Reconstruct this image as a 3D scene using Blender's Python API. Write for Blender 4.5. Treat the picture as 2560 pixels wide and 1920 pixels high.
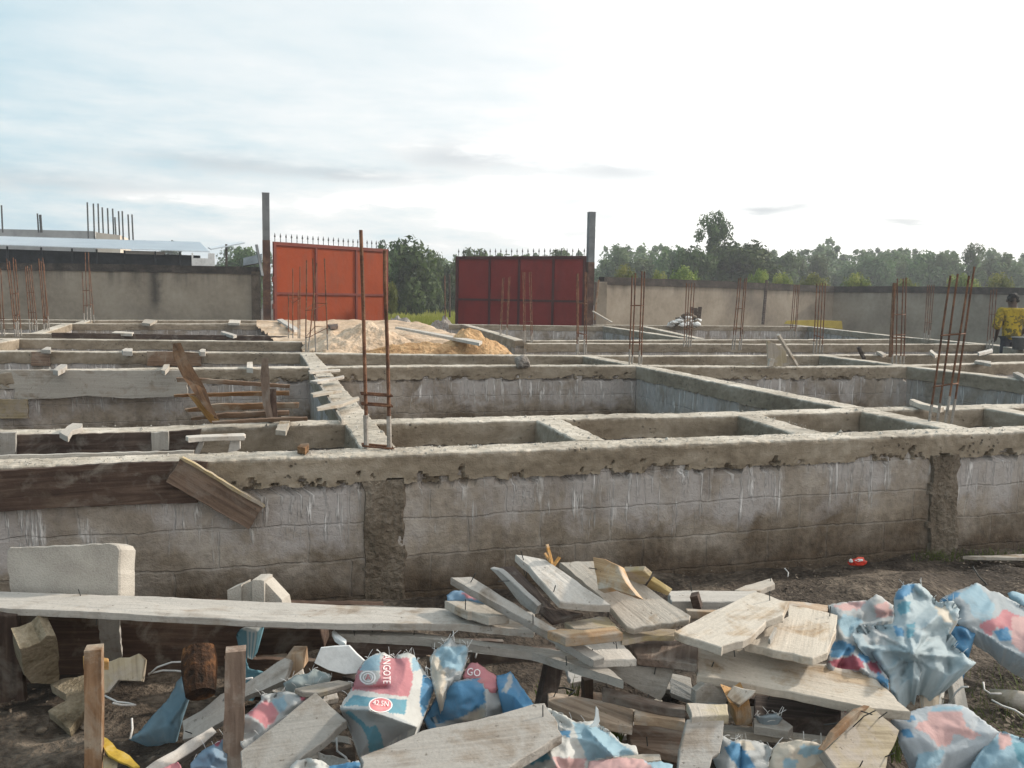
import bpy, bmesh, math, random
from mathutils import Vector, Matrix, noise, geometry
from math import sin, cos, pi, radians

for o in list(bpy.data.objects): bpy.data.objects.remove(o)
S = bpy.context.scene
COL = S.collection

# ------------------------------------------------------------------ camera
CZ = 1.62; FPX = 2130.0
def basis(yaw, pitch, roll):
    f = Vector((sin(yaw)*cos(pitch), cos(yaw)*cos(pitch), -sin(pitch)))
    r = Vector((cos(yaw), -sin(yaw), 0)); u = r.cross(f)
    c, s = cos(roll), sin(roll)
    return c*r+s*u, -s*r+c*u, f
CR, CU, CF = basis(radians(16.6), radians(5.87), radians(0.99))
cam = bpy.data.cameras.new('camera'); camo = bpy.data.objects.new('camera', cam); COL.objects.link(camo)
cam.sensor_width = 36; cam.lens = 36*FPX/2560; cam.clip_start = 0.05; cam.clip_end = 3000
camo.matrix_world = Matrix(((CR.x, CU.x, -CF.x, 0), (CR.y, CU.y, -CF.y, 0), (CR.z, CU.z, -CF.z, CZ), (0, 0, 0, 1)))
S.camera = camo
S.render.resolution_x = 1024; S.render.resolution_y = 768
S.view_settings.view_transform = 'Standard'; S.view_settings.look = 'None'
S.view_settings.exposure = 0.5; S.view_settings.gamma = 1.0
CAM = Vector((0, 0, CZ))

# ------------------------------------------------------------------ node helpers
class NT:
    def __init__(s, tree): s.t = tree; s.n = tree.nodes; s.l = tree.links
    def node(s, typ, **kw):
        n = s.n.new(typ)
        for k, v in kw.items():
            if k == 'inp':
                for kk, vv in v.items():
                    if hasattr(vv, 'is_output'): s.l.new(vv, n.inputs[kk])
                    else: n.inputs[kk].default_value = vv
            else: setattr(n, k, v)
        return n
    def math(s, op, a, b=None, c=None, clamp=False):
        n = s.n.new('ShaderNodeMath'); n.operation = op; n.use_clamp = clamp
        for i, x in enumerate((a, b, c)):
            if x is None: continue
            if hasattr(x, 'is_output'): s.l.new(x, n.inputs[i])
            else: n.inputs[i].default_value = x
        return n.outputs[0]
    def noise(s, vec, scale, detail=4, rough=.55, dist=0):
        n = s.node('ShaderNodeTexNoise'); s.l.new(vec, n.inputs['Vector'])
        n.inputs['Scale'].default_value = scale; n.inputs['Detail'].default_value = detail
        n.inputs['Roughness'].default_value = rough; n.inputs['Distortion'].default_value = dist
        return n.outputs[0]
    def mapping(s, vec, scale=(1, 1, 1), loc=(0, 0, 0), rot=(0, 0, 0)):
        n = s.node('ShaderNodeMapping'); s.l.new(vec, n.inputs['Vector'])
        n.inputs['Scale'].default_value = scale
        if hasattr(loc, 'is_output'): s.l.new(loc, n.inputs['Location'])
        else: n.inputs['Location'].default_value = loc
        n.inputs['Rotation'].default_value = rot
        return n.outputs[0]
    def ramp(s, fac, stops):
        n = s.node('ShaderNodeValToRGB'); s.l.new(fac, n.inputs[0]); e = n.color_ramp.elements
        while len(e) < len(stops): e.new(.5)
        for i, (p, c) in enumerate(stops):
            e[i].position = p; e[i].color = (c[0], c[1], c[2], 1) if not isinstance(c, (int, float)) else (c, c, c, 1)
        return n.outputs[0]
    def mix(s, fac, a, b, mode='MIX'):
        n = s.node('ShaderNodeMix', data_type='RGBA', blend_type=mode); n.clamp_factor = True
        for i, x in ((0, fac), (6, a), (7, b)):
            if hasattr(x, 'is_output'): s.l.new(x, n.inputs[i])
            elif i == 0: n.inputs[0].default_value = x
            else: n.inputs[i].default_value = (x[0], x[1], x[2], 1)
        return n.outputs[2]

# ------------------------------------------------------------------ world + sun
SUN_EL = radians(27); SUN_AZ = radians(80)          # azimuth measured from +Y towards +X
W = bpy.data.worlds.new('World'); S.world = W; W.use_nodes = True
w = NT(W.node_tree); w.n.clear()
out = w.node('ShaderNodeOutputWorld'); bg = w.node('ShaderNodeBackground')
sky = w.node('ShaderNodeTexSky', sky_type='NISHITA'); sky.sun_disc = False
sky.sun_elevation = SUN_EL; sky.sun_rotation = SUN_AZ; sky.altitude = 20; sky.air_density = 1.2; sky.dust_density = 2.5
tc = w.node('ShaderNodeTexCoord'); sep = w.node('ShaderNodeSeparateXYZ'); w.l.new(tc.outputs['Generated'], sep.inputs[0])
az = w.math('ARCTAN2', sep.outputs[0], sep.outputs[1]); el = sep.outputs[2]
comb = w.node('ShaderNodeCombineXYZ'); w.l.new(az, comb.inputs[0]); w.l.new(el, comb.inputs[1])
cv = comb.outputs[0]
def gauss(a0, e0, sa, se, amp):
    a = w.math('DIVIDE', w.math('SUBTRACT', w.math('ADD', az, w.math('MULTIPLY', w.math('SUBTRACT', nz2, .5), .12)), a0), sa)
    e = w.math('DIVIDE', w.math('SUBTRACT', w.math('ADD', el, w.math('MULTIPLY', w.math('SUBTRACT', nz2, .5), .03)), e0), se)
    g = w.math('ADD', w.math('MULTIPLY', a, a), w.math('MULTIPLY', e, e))
    return w.math('MULTIPLY', w.math('EXPONENT', w.math('MULTIPLY', g, -1)), amp)
nz1 = w.noise(w.mapping(cv, (3.2, 9, 1), (2.3, 1.1, 0), (0, 0, .25)), 1.0, 6, .55, .3)
nz2 = w.noise(w.mapping(cv, (9, 40, 1), (5, 3, 0)), 1.0, 5, .6)
def dir_px(u, v):
    d = CF+(u-1280)/FPX*CR-(v-960)/FPX*CU; d.normalize(); return math.atan2(d.x, d.y), d.z
# whiter towards the right, where the sun glares through the cloud
c = w.math('MULTIPLY_ADD', w.math('SINE', az), .95, .5)
c = w.math('MULTIPLY_ADD', w.math('SUBTRACT', 1.0, w.math('COSINE', az)), .34, c)  # lifts the unseen sky behind the camera, added as fill for front faces
c = w.math('ADD', c, w.math('MULTIPLY', w.math('SUBTRACT', nz1, .5), .62))
lowband = w.math('EXPONENT', w.math('MULTIPLY', w.math('MULTIPLY', el, el), -22))
c = w.math('ADD', c, w.math('MULTIPLY', w.math('MULTIPLY', w.math('SUBTRACT', nz2, .46), 1.5), lowband))
grey = None
for (u, v, su, sv, amp) in ((1160, 395, 130, 30, -.55), (1560, 430, 170, 26, -.6), (1960, 520, 110, 12, -.5), (1900, 528, 60, 12, -.5),
                            (2290, 548, 110, 10, -.75), (880, 440, 160, 14, -.5), (560, 410, 200, 20, -.5), (180, 455, 260, 25, -.4),
                            (1030, 500, 150, 22, .5), (480, 500, 200, 20, .5)):
    a0, e0 = dir_px(u, v); gg = gauss(a0, e0, su/FPX, sv/FPX, abs(amp))
    if amp > 0: c = w.math('ADD', c, gg)
    else: grey = gg if grey is None else w.math('ADD', grey, gg)
cl = w.ramp(c, [(0.0, (.23, .38, .47)), (.28, (.365, .47, .515)), (.52, (.50, .55, .565)), (.78, (.62, .625, .62)), (1.0, (.86, .85, .83))])
skys = w.node('ShaderNodeVectorMath', operation='SCALE'); w.l.new(sky.outputs[0], skys.inputs[0]); skys.inputs[3].default_value = .09
cl = w.mix(w.math('MULTIPLY', grey, 1.0, None, True), cl, (.27, .30, .33))
fin = w.mix(.90, skys.outputs[0], cl)
w.l.new(fin, bg.inputs[0]); bg.inputs[1].default_value = 1.22; w.l.new(bg.outputs[0], out.inputs[0])
sun = bpy.data.lights.new('sun', 'SUN'); sun.energy = 3.4; sun.angle = radians(3.0); sun.color = (1, .92, .81)
suno = bpy.data.objects.new('sun', sun); COL.objects.link(suno)
sd = Vector((sin(SUN_AZ)*cos(SUN_EL), cos(SUN_AZ)*cos(SUN_EL), sin(SUN_EL)))
suno.rotation_euler = (-sd).to_track_quat('-Z', 'Y').to_euler()

# ------------------------------------------------------------------ object helpers
def tag(o, label=None, cat=None, group=None, kind=None):
    if label: o['label'] = label
    if cat: o['category'] = cat
    if group: o['group'] = group
    if kind: o['kind'] = kind
    return o
def mesh_obj(name, verts, faces, mat=None, parent=None, smooth=False, M=None):
    me = bpy.data.meshes.new(name); me.from_pydata([tuple(v) for v in verts], [], faces); me.update()
    if mat: me.materials.append(mat)
    if smooth: me.polygons.foreach_set('use_smooth', [True]*len(me.polygons))
    o = bpy.data.objects.new(name, me); COL.objects.link(o)
    if M is not None: o.matrix_world = M
    if parent: o.parent = parent; o.matrix_parent_inverse = parent.matrix_world.inverted()
    return o
def empty(name, loc=(0, 0, 0), label=None, cat=None, group=None):
    o = bpy.data.objects.new(name, None); COL.objects.link(o); o.location = loc; o.empty_display_size = .1
    o.matrix_world = Matrix.Translation(Vector(loc))
    return tag(o, label, cat, group)
class MB:
    def __init__(s): s.v = []; s.f = []
    def add(s, vs, fs):
        n = len(s.v); s.v += [Vector(v) for v in vs]; s.f += [tuple(i+n for i in f) for f in fs]
    def box(s, a, b, jit=0):
        a = Vector(a); b = Vector(b)
        vs = [Vector((x, y, z)) for z in (a.z, b.z) for y in (a.y, b.y) for x in (a.x, b.x)]
        if jit: vs = [v+Vector((random.uniform(-jit, jit) for _ in range(3))) for v in vs]
        s.add(vs, [(0, 2, 3, 1), (4, 5, 7, 6), (0, 1, 5, 4), (2, 6, 7, 3), (0, 4, 6, 2), (1, 3, 7, 5)])
    def bar(s, p, q, wx, wy, up=Vector((0, 0, 1))):
        p = Vector(p); q = Vector(q); d = (q-p).normalized()
        x = d.cross(up) if abs(d.dot(up)) < .99 else d.cross(Vector((0, 1, 0))); x.normalize(); y = x.cross(d)
        vs = [c+x*sx*wx/2+y*sy*wy/2 for c in (p, q) for sx, sy in ((-1, -1), (1, -1), (1, 1), (-1, 1))]
        s.add(vs, [(3, 2, 1, 0), (4, 5, 6, 7), (0, 1, 5, 4), (1, 2, 6, 5), (2, 3, 7, 6), (3, 0, 4, 7)])
    def tube(s, pts, r, n=6, caps=True):
        pts = [Vector(p) for p in pts]; rs = r if isinstance(r, (list, tuple)) else [r]*len(pts)
        base = len(s.v); x = None
        for i, p in enumerate(pts):
            d = (pts[min(i+1, len(pts)-1)]-pts[max(i-1, 0)])
            d = d.normalized() if d.length > 1e-9 else Vector((0, 0, 1))
            if x is None: x = d.orthogonal().normalized()
            else: x = (x-d*x.dot(d)).normalized()
            y = d.cross(x)
            for k in range(n):
                a = 2*pi*k/n; s.v.append(p+(x*cos(a)+y*sin(a))*rs[i])
        for i in range(len(pts)-1):
            for k in range(n):
                a = base+i*n+k; b = base+i*n+(k+1) % n; s.f.append((a, b, b+n, a+n))
        if caps:
            s.f.append(tuple(base+k for k in reversed(range(n)))); s.f.append(tuple(base+(len(pts)-1)*n+k for k in range(n)))
    def build(s, name, mat, parent=None, smooth=False): return mesh_obj(name, s.v, s.f, mat, parent, smooth)

# pixel -> world ------------------------------------------------------------
FR = {'S': (0, 0, 1), 'D0': (0, 0, 1.15732), 'z1': (0, 400, .45208), 'z2': (600, 400, .45208), 'z3': (1560, 400, .45208), 'z4': (0, 1050, .31646),
      'L': (0, 1470, .27125), 'A': (550, 1470, .27125), 'B': (1050, 1350, .27125), 'C': (1550, 1350, .27125), 'D': (1960, 1350, .27125),
      'E': (1050, 1600, .27125), 'F': (1550, 1600, .27125), 'G': (2000, 1600, .25316), 'q1': (800, 1000, .36166), 'q2': (1760, 980, .36166),
      'q3': (0, 820, .36166), 'q4': (700, 780, .36166), 'q5': (1400, 780, .27125), 'q6': (1960, 700, .27125), 'r1': (0, 480, .31646),
      'r2': (800, 1580, .19289), 'r3': (420, 1680, .21700), 'r4': (1600, 1700, .22604), 'r5': (2300, 640, .15672)}
def px(fr, x, y):
    a, b, k = FR[fr]; return a+x*k, b+y*k
def ray(u, v): return CF+(u-1280)/FPX*CR-(v-960)/FPX*CU
def Pz(u, v, z):
    d = ray(u, v); return CAM+d*((z-CZ)/d.z)
def Pd(u, v, depth): return CAM+ray(u, v)*depth
def Py(u, v, y):
    d = ray(u, v); return CAM+d*(y/d.y)
def Pplane(u, v, p0, n):
    d = ray(u, v); return CAM+d*((p0-CAM).dot(n)/d.dot(n))
def depth_of(p): return (Vector(p)-CAM).dot(CF)
def nz(x, y=0, z=0, s=1): return noise.noise(Vector((x*s, y*s, z*s)))
def fbm(x, y=0, z=0, s=1, o=4):
    return noise.fractal(Vector((x*s, y*s, z*s)), 1.0, 2.0, o)

# ------------------------------------------------------------------ materials
def base_mat(name, rough=.85):
    m = bpy.data.materials.new(name); m.use_nodes = True; t = NT(m.node_tree)
    b = t.n['Principled BSDF']; b.inputs['Roughness'].default_value = rough
    b.inputs['Specular IOR Level'].default_value = .25
    tc = t.node('ShaderNodeTexCoord')
    return m, t, b, tc.outputs['Object']
def bump(t, b, h, dist=.01, strength=1.0, prev=None):
    n = t.node('ShaderNodeBump'); t.l.new(h, n.inputs['Height']); n.inputs['Distance'].default_value = dist
    n.inputs['Strength'].default_value = strength
    t.l.new(n.outputs[0], b.inputs['Normal'])
def rnd_off(t, vec):
    oi = t.node('ShaderNodeObjectInfo'); cx = t.node('ShaderNodeCombineXYZ')
    r = oi.outputs['Random']
    for i in range(3): t.l.new(t.math('MULTIPLY', r, 17.0+31*i), cx.inputs[i])
    va = t.node('ShaderNodeVectorMath', operation='ADD'); t.l.new(vec, va.inputs[0]); t.l.new(cx.outputs[0], va.inputs[1])
    return va.outputs[0], r

def mk_rough(name, cols, scale=3, bscale=60, bd=.004, rough=.9, fine=.35, spec=.25):
    """mottled mineral surface: three tones, two noise octaves, grain bump"""
    m, t, b, oc = base_mat(name, rough); b.inputs['Specular IOR Level'].default_value = spec
    v, r = rnd_off(t, oc)
    n1 = t.noise(v, scale, 5, .6, .3); n2 = t.noise(v, bscale, 4, .6)
    f = t.math('ADD', t.math('MULTIPLY', n1, 1-fine), t.math('MULTIPLY', n2, fine))
    t.l.new(t.ramp(f, [(.36, cols[0]), (.5, cols[1]), (.64, cols[2])]), b.inputs['Base Color'])
    bump(t, b, t.math('ADD', n2, n1), bd)
    return m
def mk_wood(name, cols, stain=None, samt=.5, rough=.85):
    """sawn board, grain along local X; optional dried cement film"""
    m, t, b, oc = base_mat(name, rough); v, r = rnd_off(t, oc)
    g = t.noise(t.mapping(v, (2.5, 45, 45)), 1.0, 5, .6, .6)
    g2 = t.noise(v, 4.5, 4, .6, .4); g3 = t.noise(v, 90, 3, .6)
    col = t.ramp(t.math('ADD', t.math('MULTIPLY', g, .65), t.math('MULTIPLY', g2, .35)), [(.3, cols[0]), (.5, cols[1]), (.68, cols[2])])
    if stain:
        n4 = t.noise(v, 6.5, 6, .62, .5)
        sf = t.ramp(n4, [(.42+(samt-.5)*.35, 1.0), (.56+(samt-.5)*.35, 0.0)])
        scol = t.ramp(t.math('ADD', t.math('MULTIPLY', g3, .4), t.math('MULTIPLY', g, .6)), [(.3, [c*.72 for c in stain]), (.65, stain)])
        col = t.mix(sf, col, scol)
    vs = t.node('ShaderNodeHueSaturation'); t.l.new(col, vs.inputs['Color'])
    t.l.new(t.math('MULTIPLY_ADD', r, .5, .7), vs.inputs['Value']); t.l.new(t.math('MULTIPLY_ADD', t.math('FRACT', t.math('MULTIPLY', r, 7.3)), .6, .65), vs.inputs['Saturation'])
    spk = t.ramp(t.noise(v, 38, 3, .7), [(.27, 1.0), (.36, 0.0)]); colf = t.mix(t.math('MULTIPLY', spk, .7), vs.outputs[0], (.06, .045, .03))
    dirt = t.ramp(t.noise(v, 3.2, 5, .7, .8), [(.55, 0.0), (.72, 1.0)]); colf = t.mix(t.math('MULTIPLY', dirt, .5), colf, (.16, .125, .09))
    t.l.new(colf, b.inputs['Base Color'])
    bump(t, b, t.math('ADD', t.math('MULTIPLY', g, 1.0), t.math('MULTIPLY', g3, .5)), .0035)
    return m
M = {}
M['plank'] = mk_wood('cement_stained_board', ((.13, .095, .06), (.31, .245, .18), (.46, .385, .30)), (.49, .445, .385), .8)
M['plank_grey'] = mk_wood('grey_board', ((.14, .115, .09), (.27, .235, .195), (.40, .355, .305)), (.41, .385, .345), .8)
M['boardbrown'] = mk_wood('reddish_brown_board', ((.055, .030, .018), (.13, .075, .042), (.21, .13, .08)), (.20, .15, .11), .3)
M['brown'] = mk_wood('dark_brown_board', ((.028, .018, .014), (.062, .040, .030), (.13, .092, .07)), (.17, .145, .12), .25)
M['midbrown'] = mk_wood('brown_board', ((.09, .052, .03), (.19, .115, .07), (.30, .20, .13)), (.32, .26, .2), .35)
M['fresh'] = mk_wood('fresh_split_wood', ((.24, .13, .055), (.42, .26, .13), (.58, .41, .24)), (.5, .42, .33), .3)
M['yellowwood'] = mk_wood('yellowish_board', ((.20, .15, .08), (.36, .29, .17), (.46, .38, .25)), (.42, .36, .29), .5)
M['concrete_top'] = mk_rough('weathered_concrete', ((.24, .22, .19), (.38, .355, .31), (.5, .47, .42)), 5, 90, .005)
M['block'] = mk_rough('sandcrete_block', ((.30, .275, .24), (.39, .36, .315), (.46, .43, .38)), 6, 150, .004)
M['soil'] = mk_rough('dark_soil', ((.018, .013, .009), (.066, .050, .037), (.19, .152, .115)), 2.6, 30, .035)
M['sand'] = mk_rough('pale_sand', ((.30, .215, .14), (.46, .34, .235), (.58, .46, .34)), 1.2, 14, .03, fine=.45)
M['orange_sand'] = mk_rough('orange_sand', ((.26, .15, .07), (.42, .26, .13), (.56, .38, .21)), 3, 18, .03, fine=.45)
M['rubble'] = mk_rough('grey_rubble', ((.16, .14, .12), (.28, .25, .22), (.42, .39, .35)), 3, 20, .04)
M['plaster'] = None

def mk_wall():
    """cement plastered boundary wall: mould streaks below the coping, soot patches"""
    m, t, b, oc = base_mat('plastered_wall', .9)
    n1 = t.noise(oc, .55, 5, .6, .4); n2 = t.noise(oc, 7, 5, .6); n3 = t.noise(oc, 60, 3, .6)
    col = t.ramp(t.math('ADD', t.math('MULTIPLY', n1, .7), t.math('MULTIPLY', n2, .3)), [(.3, (.17, .14, .105)), (.5, (.28, .235, .18)), (.66, (.35, .30, .235))])
    sp = t.node('ShaderNodeSeparateXYZ'); t.l.new(oc, sp.inputs[0]); z = sp.outputs[2]
    st = t.noise(t.mapping(oc, (2.2, 2.2, .25)), 1.0, 5, .65)
    topm = t.math('MULTIPLY', t.math('SUBTRACT', z, 1.55, None, True), 1.3, None, True)
    f = t.math('MULTIPLY', t.ramp(st, [(.45, 0.0), (.65, 1.0)]), topm)
    col = t.mix(t.math('MULTIPLY', f, .8), col, (.05, .043, .036))
    so = t.ramp(t.noise(oc, .33, 3, .5), [(.55, 0.0), (.7, 1.0)])
    col = t.mix(t.math('MULTIPLY', so, .55), col, (.07, .06, .055))
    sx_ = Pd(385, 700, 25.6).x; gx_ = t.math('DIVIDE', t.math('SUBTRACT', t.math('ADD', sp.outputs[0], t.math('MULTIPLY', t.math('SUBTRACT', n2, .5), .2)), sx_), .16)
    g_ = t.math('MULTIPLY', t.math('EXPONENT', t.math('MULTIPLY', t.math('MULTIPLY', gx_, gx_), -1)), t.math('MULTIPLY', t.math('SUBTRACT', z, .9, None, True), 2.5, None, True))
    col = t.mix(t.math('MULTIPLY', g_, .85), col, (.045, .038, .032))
    t.l.new(col, b.inputs['Base Color']); bump(t, b, t.math('ADD', n2, n3), .006)
    return m
M['plaster'] = mk_wall()
M['coping'] = mk_rough('mouldy_coping', ((.02, .017, .014), (.045, .036, .03), (.09, .075, .06)), 3, 30, .01)

def mk_blocks(name, tint=(1, 1, 1), damp=True):
    """block wall below the ring beam: courses, mortar, pale slurry runs, damp foot"""
    m, t, b, oc = base_mat(name, .88)
    sp = t.node('ShaderNodeSeparateXYZ'); t.l.new(oc, sp.inputs[0])
    u = t.math('ADD', sp.outputs[0], sp.outputs[1]); z = sp.outputs[2]
    wob = t.math('MULTIPLY', t.math('SUBTRACT', t.noise(oc, 5, 3, .6), .5), .05)
    cx = t.node('ShaderNodeCombineXYZ'); t.l.new(t.math('ADD', u, wob), cx.inputs[0]); t.l.new(t.math('ADD', t.math('SUBTRACT', z, .035), wob), cx.inputs[1])
    br = t.node('ShaderNodeTexBrick'); t.l.new(cx.outputs[0], br.inputs['Vector'])
    for k, vv in (('Scale', 1.0), ('Brick Width', .42), ('Row Height', .2), ('Mortar Size', .008), ('Mortar Smooth', .6), ('Bias', -.1)): br.inputs[k].default_value = vv
    br.inputs['Color1'].default_value = (.17, .132, .092, 1); br.inputs['Color2'].default_value = (.37, .312, .245, 1); br.inputs['Mortar'].default_value = (.30, .268, .23, 1)
    n1 = t.noise(oc, 2.3, 5, .62, .4); n2 = t.noise(oc, 22, 5, .62); n3 = t.noise(oc, 140, 3, .6)
    col = t.mix(.6, br.outputs['Color'], t.ramp(n1, [(.34, (.12, .088, .058)), (.5, (.28, .235, .185)), (.66, (.44, .395, .345))]))
    col = t.mix(.45, col, t.ramp(n2, [(.3, (.45, .45, .45)), (.7, (1.35, 1.35, 1.35))]), 'MULTIPLY')
    # slurry runs: long thin vertical shapes hanging from the beam
    cr = t.node('ShaderNodeCombineXYZ'); t.l.new(t.math('MULTIPLY', u, 21), cr.inputs[0]); t.l.new(t.math('MULTIPLY', z, 1.6), cr.inputs[1])
    dr = t.noise(cr.outputs[0], 1.0, 4, .75, .35)
    cr2 = t.node('ShaderNodeCombineXYZ'); t.l.new(t.math('MULTIPLY', u, 2.6), cr2.inputs[0]); t.l.new(t.math('MULTIPLY', z, 1.2), cr2.inputs[1])
    patch = t.noise(cr2.outputs[0], 1.0, 4, .6, .3)
    hang = t.math('MULTIPLY', t.math('SUBTRACT', z, .12), 1.5, None, True)
    f = t.math('MULTIPLY', t.ramp(dr, [(.53, 0.0), (.60, 1.0)]), t.ramp(patch, [(.42, 0.0), (.50, 1.0)]))
    lenn = t.noise(t.node('ShaderNodeCombineXYZ', inp={0: t.math('MULTIPLY', u, 9)}).outputs[0], 1.0, 3, .7)
    ends = t.math('MULTIPLY', t.math('SUBTRACT', t.math('ADD', z, t.math('MULTIPLY', lenn, 1.15)), .93), 14, None, True)
    f = t.math('MULTIPLY', t.math('MULTIPLY', f, ends), 1.0)
    wz = t.math('ADD', z, t.math('MULTIPLY', t.math('SUBTRACT', t.noise(oc, 3.3, 5, .7, .6), .5), .7)); wash = t.math('MULTIPLY', t.ramp(patch, [(.40, .15), (.56, 1.0)]), t.math('MULTIPLY', t.ramp(wz, [(.26, 0.0), (.42, 1.0)]), .8))
    col = t.mix(wash, col, (.43, .40, .385)); col = t.mix(t.math('MULTIPLY', f, .85), col, (.72, .69, .66))
    if damp:
        dz = t.math('ADD', z, t.math('MULTIPLY', t.math('SUBTRACT', n1, .5), .5))
        df = t.ramp(dz, [(.05, 1.0), (.31, 0.0)])
        col = t.mix(t.math('MULTIPLY', df, .85), col, t.ramp(n2, [(.3, (.034, .022, .013)), (.7, (.10, .068, .042))]))
    if tint != (1, 1, 1): col = t.mix(1.0, col, tint, 'MULTIPLY')
    t.l.new(col, b.inputs['Base Color'])
    h = t.math('ADD', t.math('MULTIPLY', n2, .9), t.math('ADD', t.math('MULTIPLY', n3, .35), t.math('MULTIPLY', f, .9)))
    h = t.math('SUBTRACT', h, t.math('MULTIPLY', br.outputs['Fac'], .4)); h = t.math('ADD', h, t.math('MULTIPLY', t.noise(oc, 8, 4, .7, 1.0), 1.0)); bump(t, b, h, .011)
    return m
M['blocks'] = mk_blocks('block_wall_surface')
def mk_beam():
    m, t, b, oc = base_mat('ring_beam_concrete', .88)
    gn = t.node('ShaderNodeNewGeometry'); sp = t.node('ShaderNodeSeparateXYZ'); t.l.new(oc, sp.inputs[0])
    n1 = t.noise(t.mapping(oc, (1, 1, 3)), 2.0, 5, .6, .4); n2 = t.noise(oc, 16, 5, .65); n3 = t.noise(oc, 120, 3, .6)
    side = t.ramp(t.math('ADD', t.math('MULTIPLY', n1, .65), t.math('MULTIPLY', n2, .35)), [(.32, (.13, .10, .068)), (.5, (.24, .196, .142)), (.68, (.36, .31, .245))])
    # the top skin of the concrete is paler (above the form line)
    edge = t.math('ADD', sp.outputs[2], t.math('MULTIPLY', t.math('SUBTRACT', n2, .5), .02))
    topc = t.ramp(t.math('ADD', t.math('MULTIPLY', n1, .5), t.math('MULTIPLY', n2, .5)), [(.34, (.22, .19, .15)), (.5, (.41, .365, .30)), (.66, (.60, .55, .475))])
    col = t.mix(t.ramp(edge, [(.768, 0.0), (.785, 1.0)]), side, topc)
    vo = t.node('ShaderNodeTexVoronoi'); t.l.new(oc, vo.inputs['Vector']); vo.inputs['Scale'].default_value = 26
    pit = t.math('MULTIPLY', t.ramp(vo.outputs[0], [(.12, 1.0), (.28, 0.0)]), t.ramp(t.noise(oc, 3.1, 4, .6), [(.52, 0.0), (.60, 1.0)]))
    col = t.mix(t.math('MULTIPLY', pit, .7), col, (.035, .03, .025))
    t.l.new(col, b.inputs['Base Color'])
    n5 = t.noise(t.mapping(oc, (1, 1, 2.2)), 9, 4, .7, 1.2)
    bump(t, b, t.math('ADD', t.math('SUBTRACT', t.math('ADD', n2, t.math('MULTIPLY', n3, .4)), pit), t.math('MULTIPLY', n5, .6)), .008)
    return m
M['beam'] = mk_beam()
M['column'] = mk_rough('rough_cast_column', ((.085, .066, .046), (.15, .12, .088), (.22, .185, .145)), 5, 40, .02)
M['rust'] = mk_rough('rusty_steel', ((.045, .022, .014), (.12, .055, .03), (.22, .11, .06)), 12, 120, .001, .8)
M['rebar_grey'] = mk_rough('cement_coated_rebar', ((.16, .145, .125), (.26, .235, .205), (.34, .31, .275)), 14, 90, .001, .8)
M['fabric_blue'] = None
def mk_paint(name, c, rough=.45, dirt=.35, dc=(.12, .06, .04)):
    m, t, b, oc = base_mat(name, rough); b.inputs['Specular IOR Level'].default_value = .15
    n1 = t.noise(oc, 1.3, 5, .6, .4); n2 = t.noise(oc, 25, 4, .6)
    col = t.ramp(n1, [(.3, [x*.82 for x in c]), (.7, c)])
    col = t.mix(t.math('MULTIPLY', t.ramp(t.noise(t.mapping(oc, (3, 3, .8)), 1.0, 5, .65), [(.5, 0.0), (.72, 1.0)]), dirt), col, dc)
    t.l.new(col, b.inputs['Base Color']); bump(t, b, t.math('ADD', t.math('MULTIPLY', n2, .1), t.noise(oc, 1.8, 3, .5)), .03); return m
M['orange'] = mk_paint('orange_gate_paint', (.25, .036, .002), .7)
M['darkred'] = mk_paint('dark_red_gate_paint', (.17, .013, .010), .6, .3, (.035, .01, .01))  # gate paint darkened: shade on the right leaf put into the colour
M['red_frame'] = mk_paint('red_oxide_frame', (.16, .035, .022), .6)
M['dark_frame'] = mk_paint('oxide_frame_shaded', (.055, .012, .012), .6)  # frame paint darkened for the same leaf, shade put into the colour
M['spike'] = mk_rough('black_iron', ((.02, .022, .022), (.04, .042, .04), (.07, .07, .065)), 12, 90, .001, .6)
M['pipe_grey'] = mk_rough('galvanised_pipe', ((.09, .095, .10), (.14, .15, .155), (.20, .21, .21)), 2, 50, .001, .55)
M['pipe_rust'] = mk_rough('rusty_pipe', ((.04, .02, .014), (.09, .045, .03), (.17, .10, .06)), 3, 50, .002, .7)
def mk_zinc():
    m, t, b, oc = base_mat('corrugated_zinc', .4); b.inputs['Metallic'].default_value = .25
    n1 = t.noise(oc, .8, 5, .6, .4); n2 = t.noise(oc, 9, 4, .6)
    col = t.ramp(n1, [(.3, (.55, .58, .61)), (.7, (.70, .73, .75))])
    col = t.mix(t.math('MULTIPLY', t.ramp(n2, [(.62, 0.0), (.72, 1.0)]), .5), col, (.2, .16, .13))
    t.l.new(col, b.inputs['Base Color']); return m
M['zinc'] = mk_zinc()
M['dark_shed'] = mk_rough('dark_shed_sheet', ((.012, .015, .018), (.028, .032, .038), (.05, .055, .06)), 2, 30, .01)
M['white'] = mk_rough('white_sheet', ((.55, .55, .53), (.68, .68, .66), (.78, .78, .76)), 4, 40, .002)
M['grey_render'] = mk_rough('grey_rendered_wall', ((.26, .26, .26), (.33, .33, .325), (.40, .40, .39)), 1.2, 30, .004)
M['cream_render'] = mk_rough('cream_rendered_wall', ((.50, .44, .36), (.60, .53, .44), (.66, .60, .50)), 1.2, 30, .004)
M['skin'] = mk_rough('dark_skin', ((.045, .028, .02), (.07, .045, .033), (.095, .062, .045)), 8, 120, .0008, .55)
M['hair'] = mk_rough('short_black_hair', ((.012, .011, .01), (.022, .02, .018), (.07, .065, .06)), 10, 200, .003, .9)
M['trousers'] = mk_rough('dark_trousers', ((.02, .022, .028), (.035, .037, .045), (.06, .06, .07)), 8, 120, .002)
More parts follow.
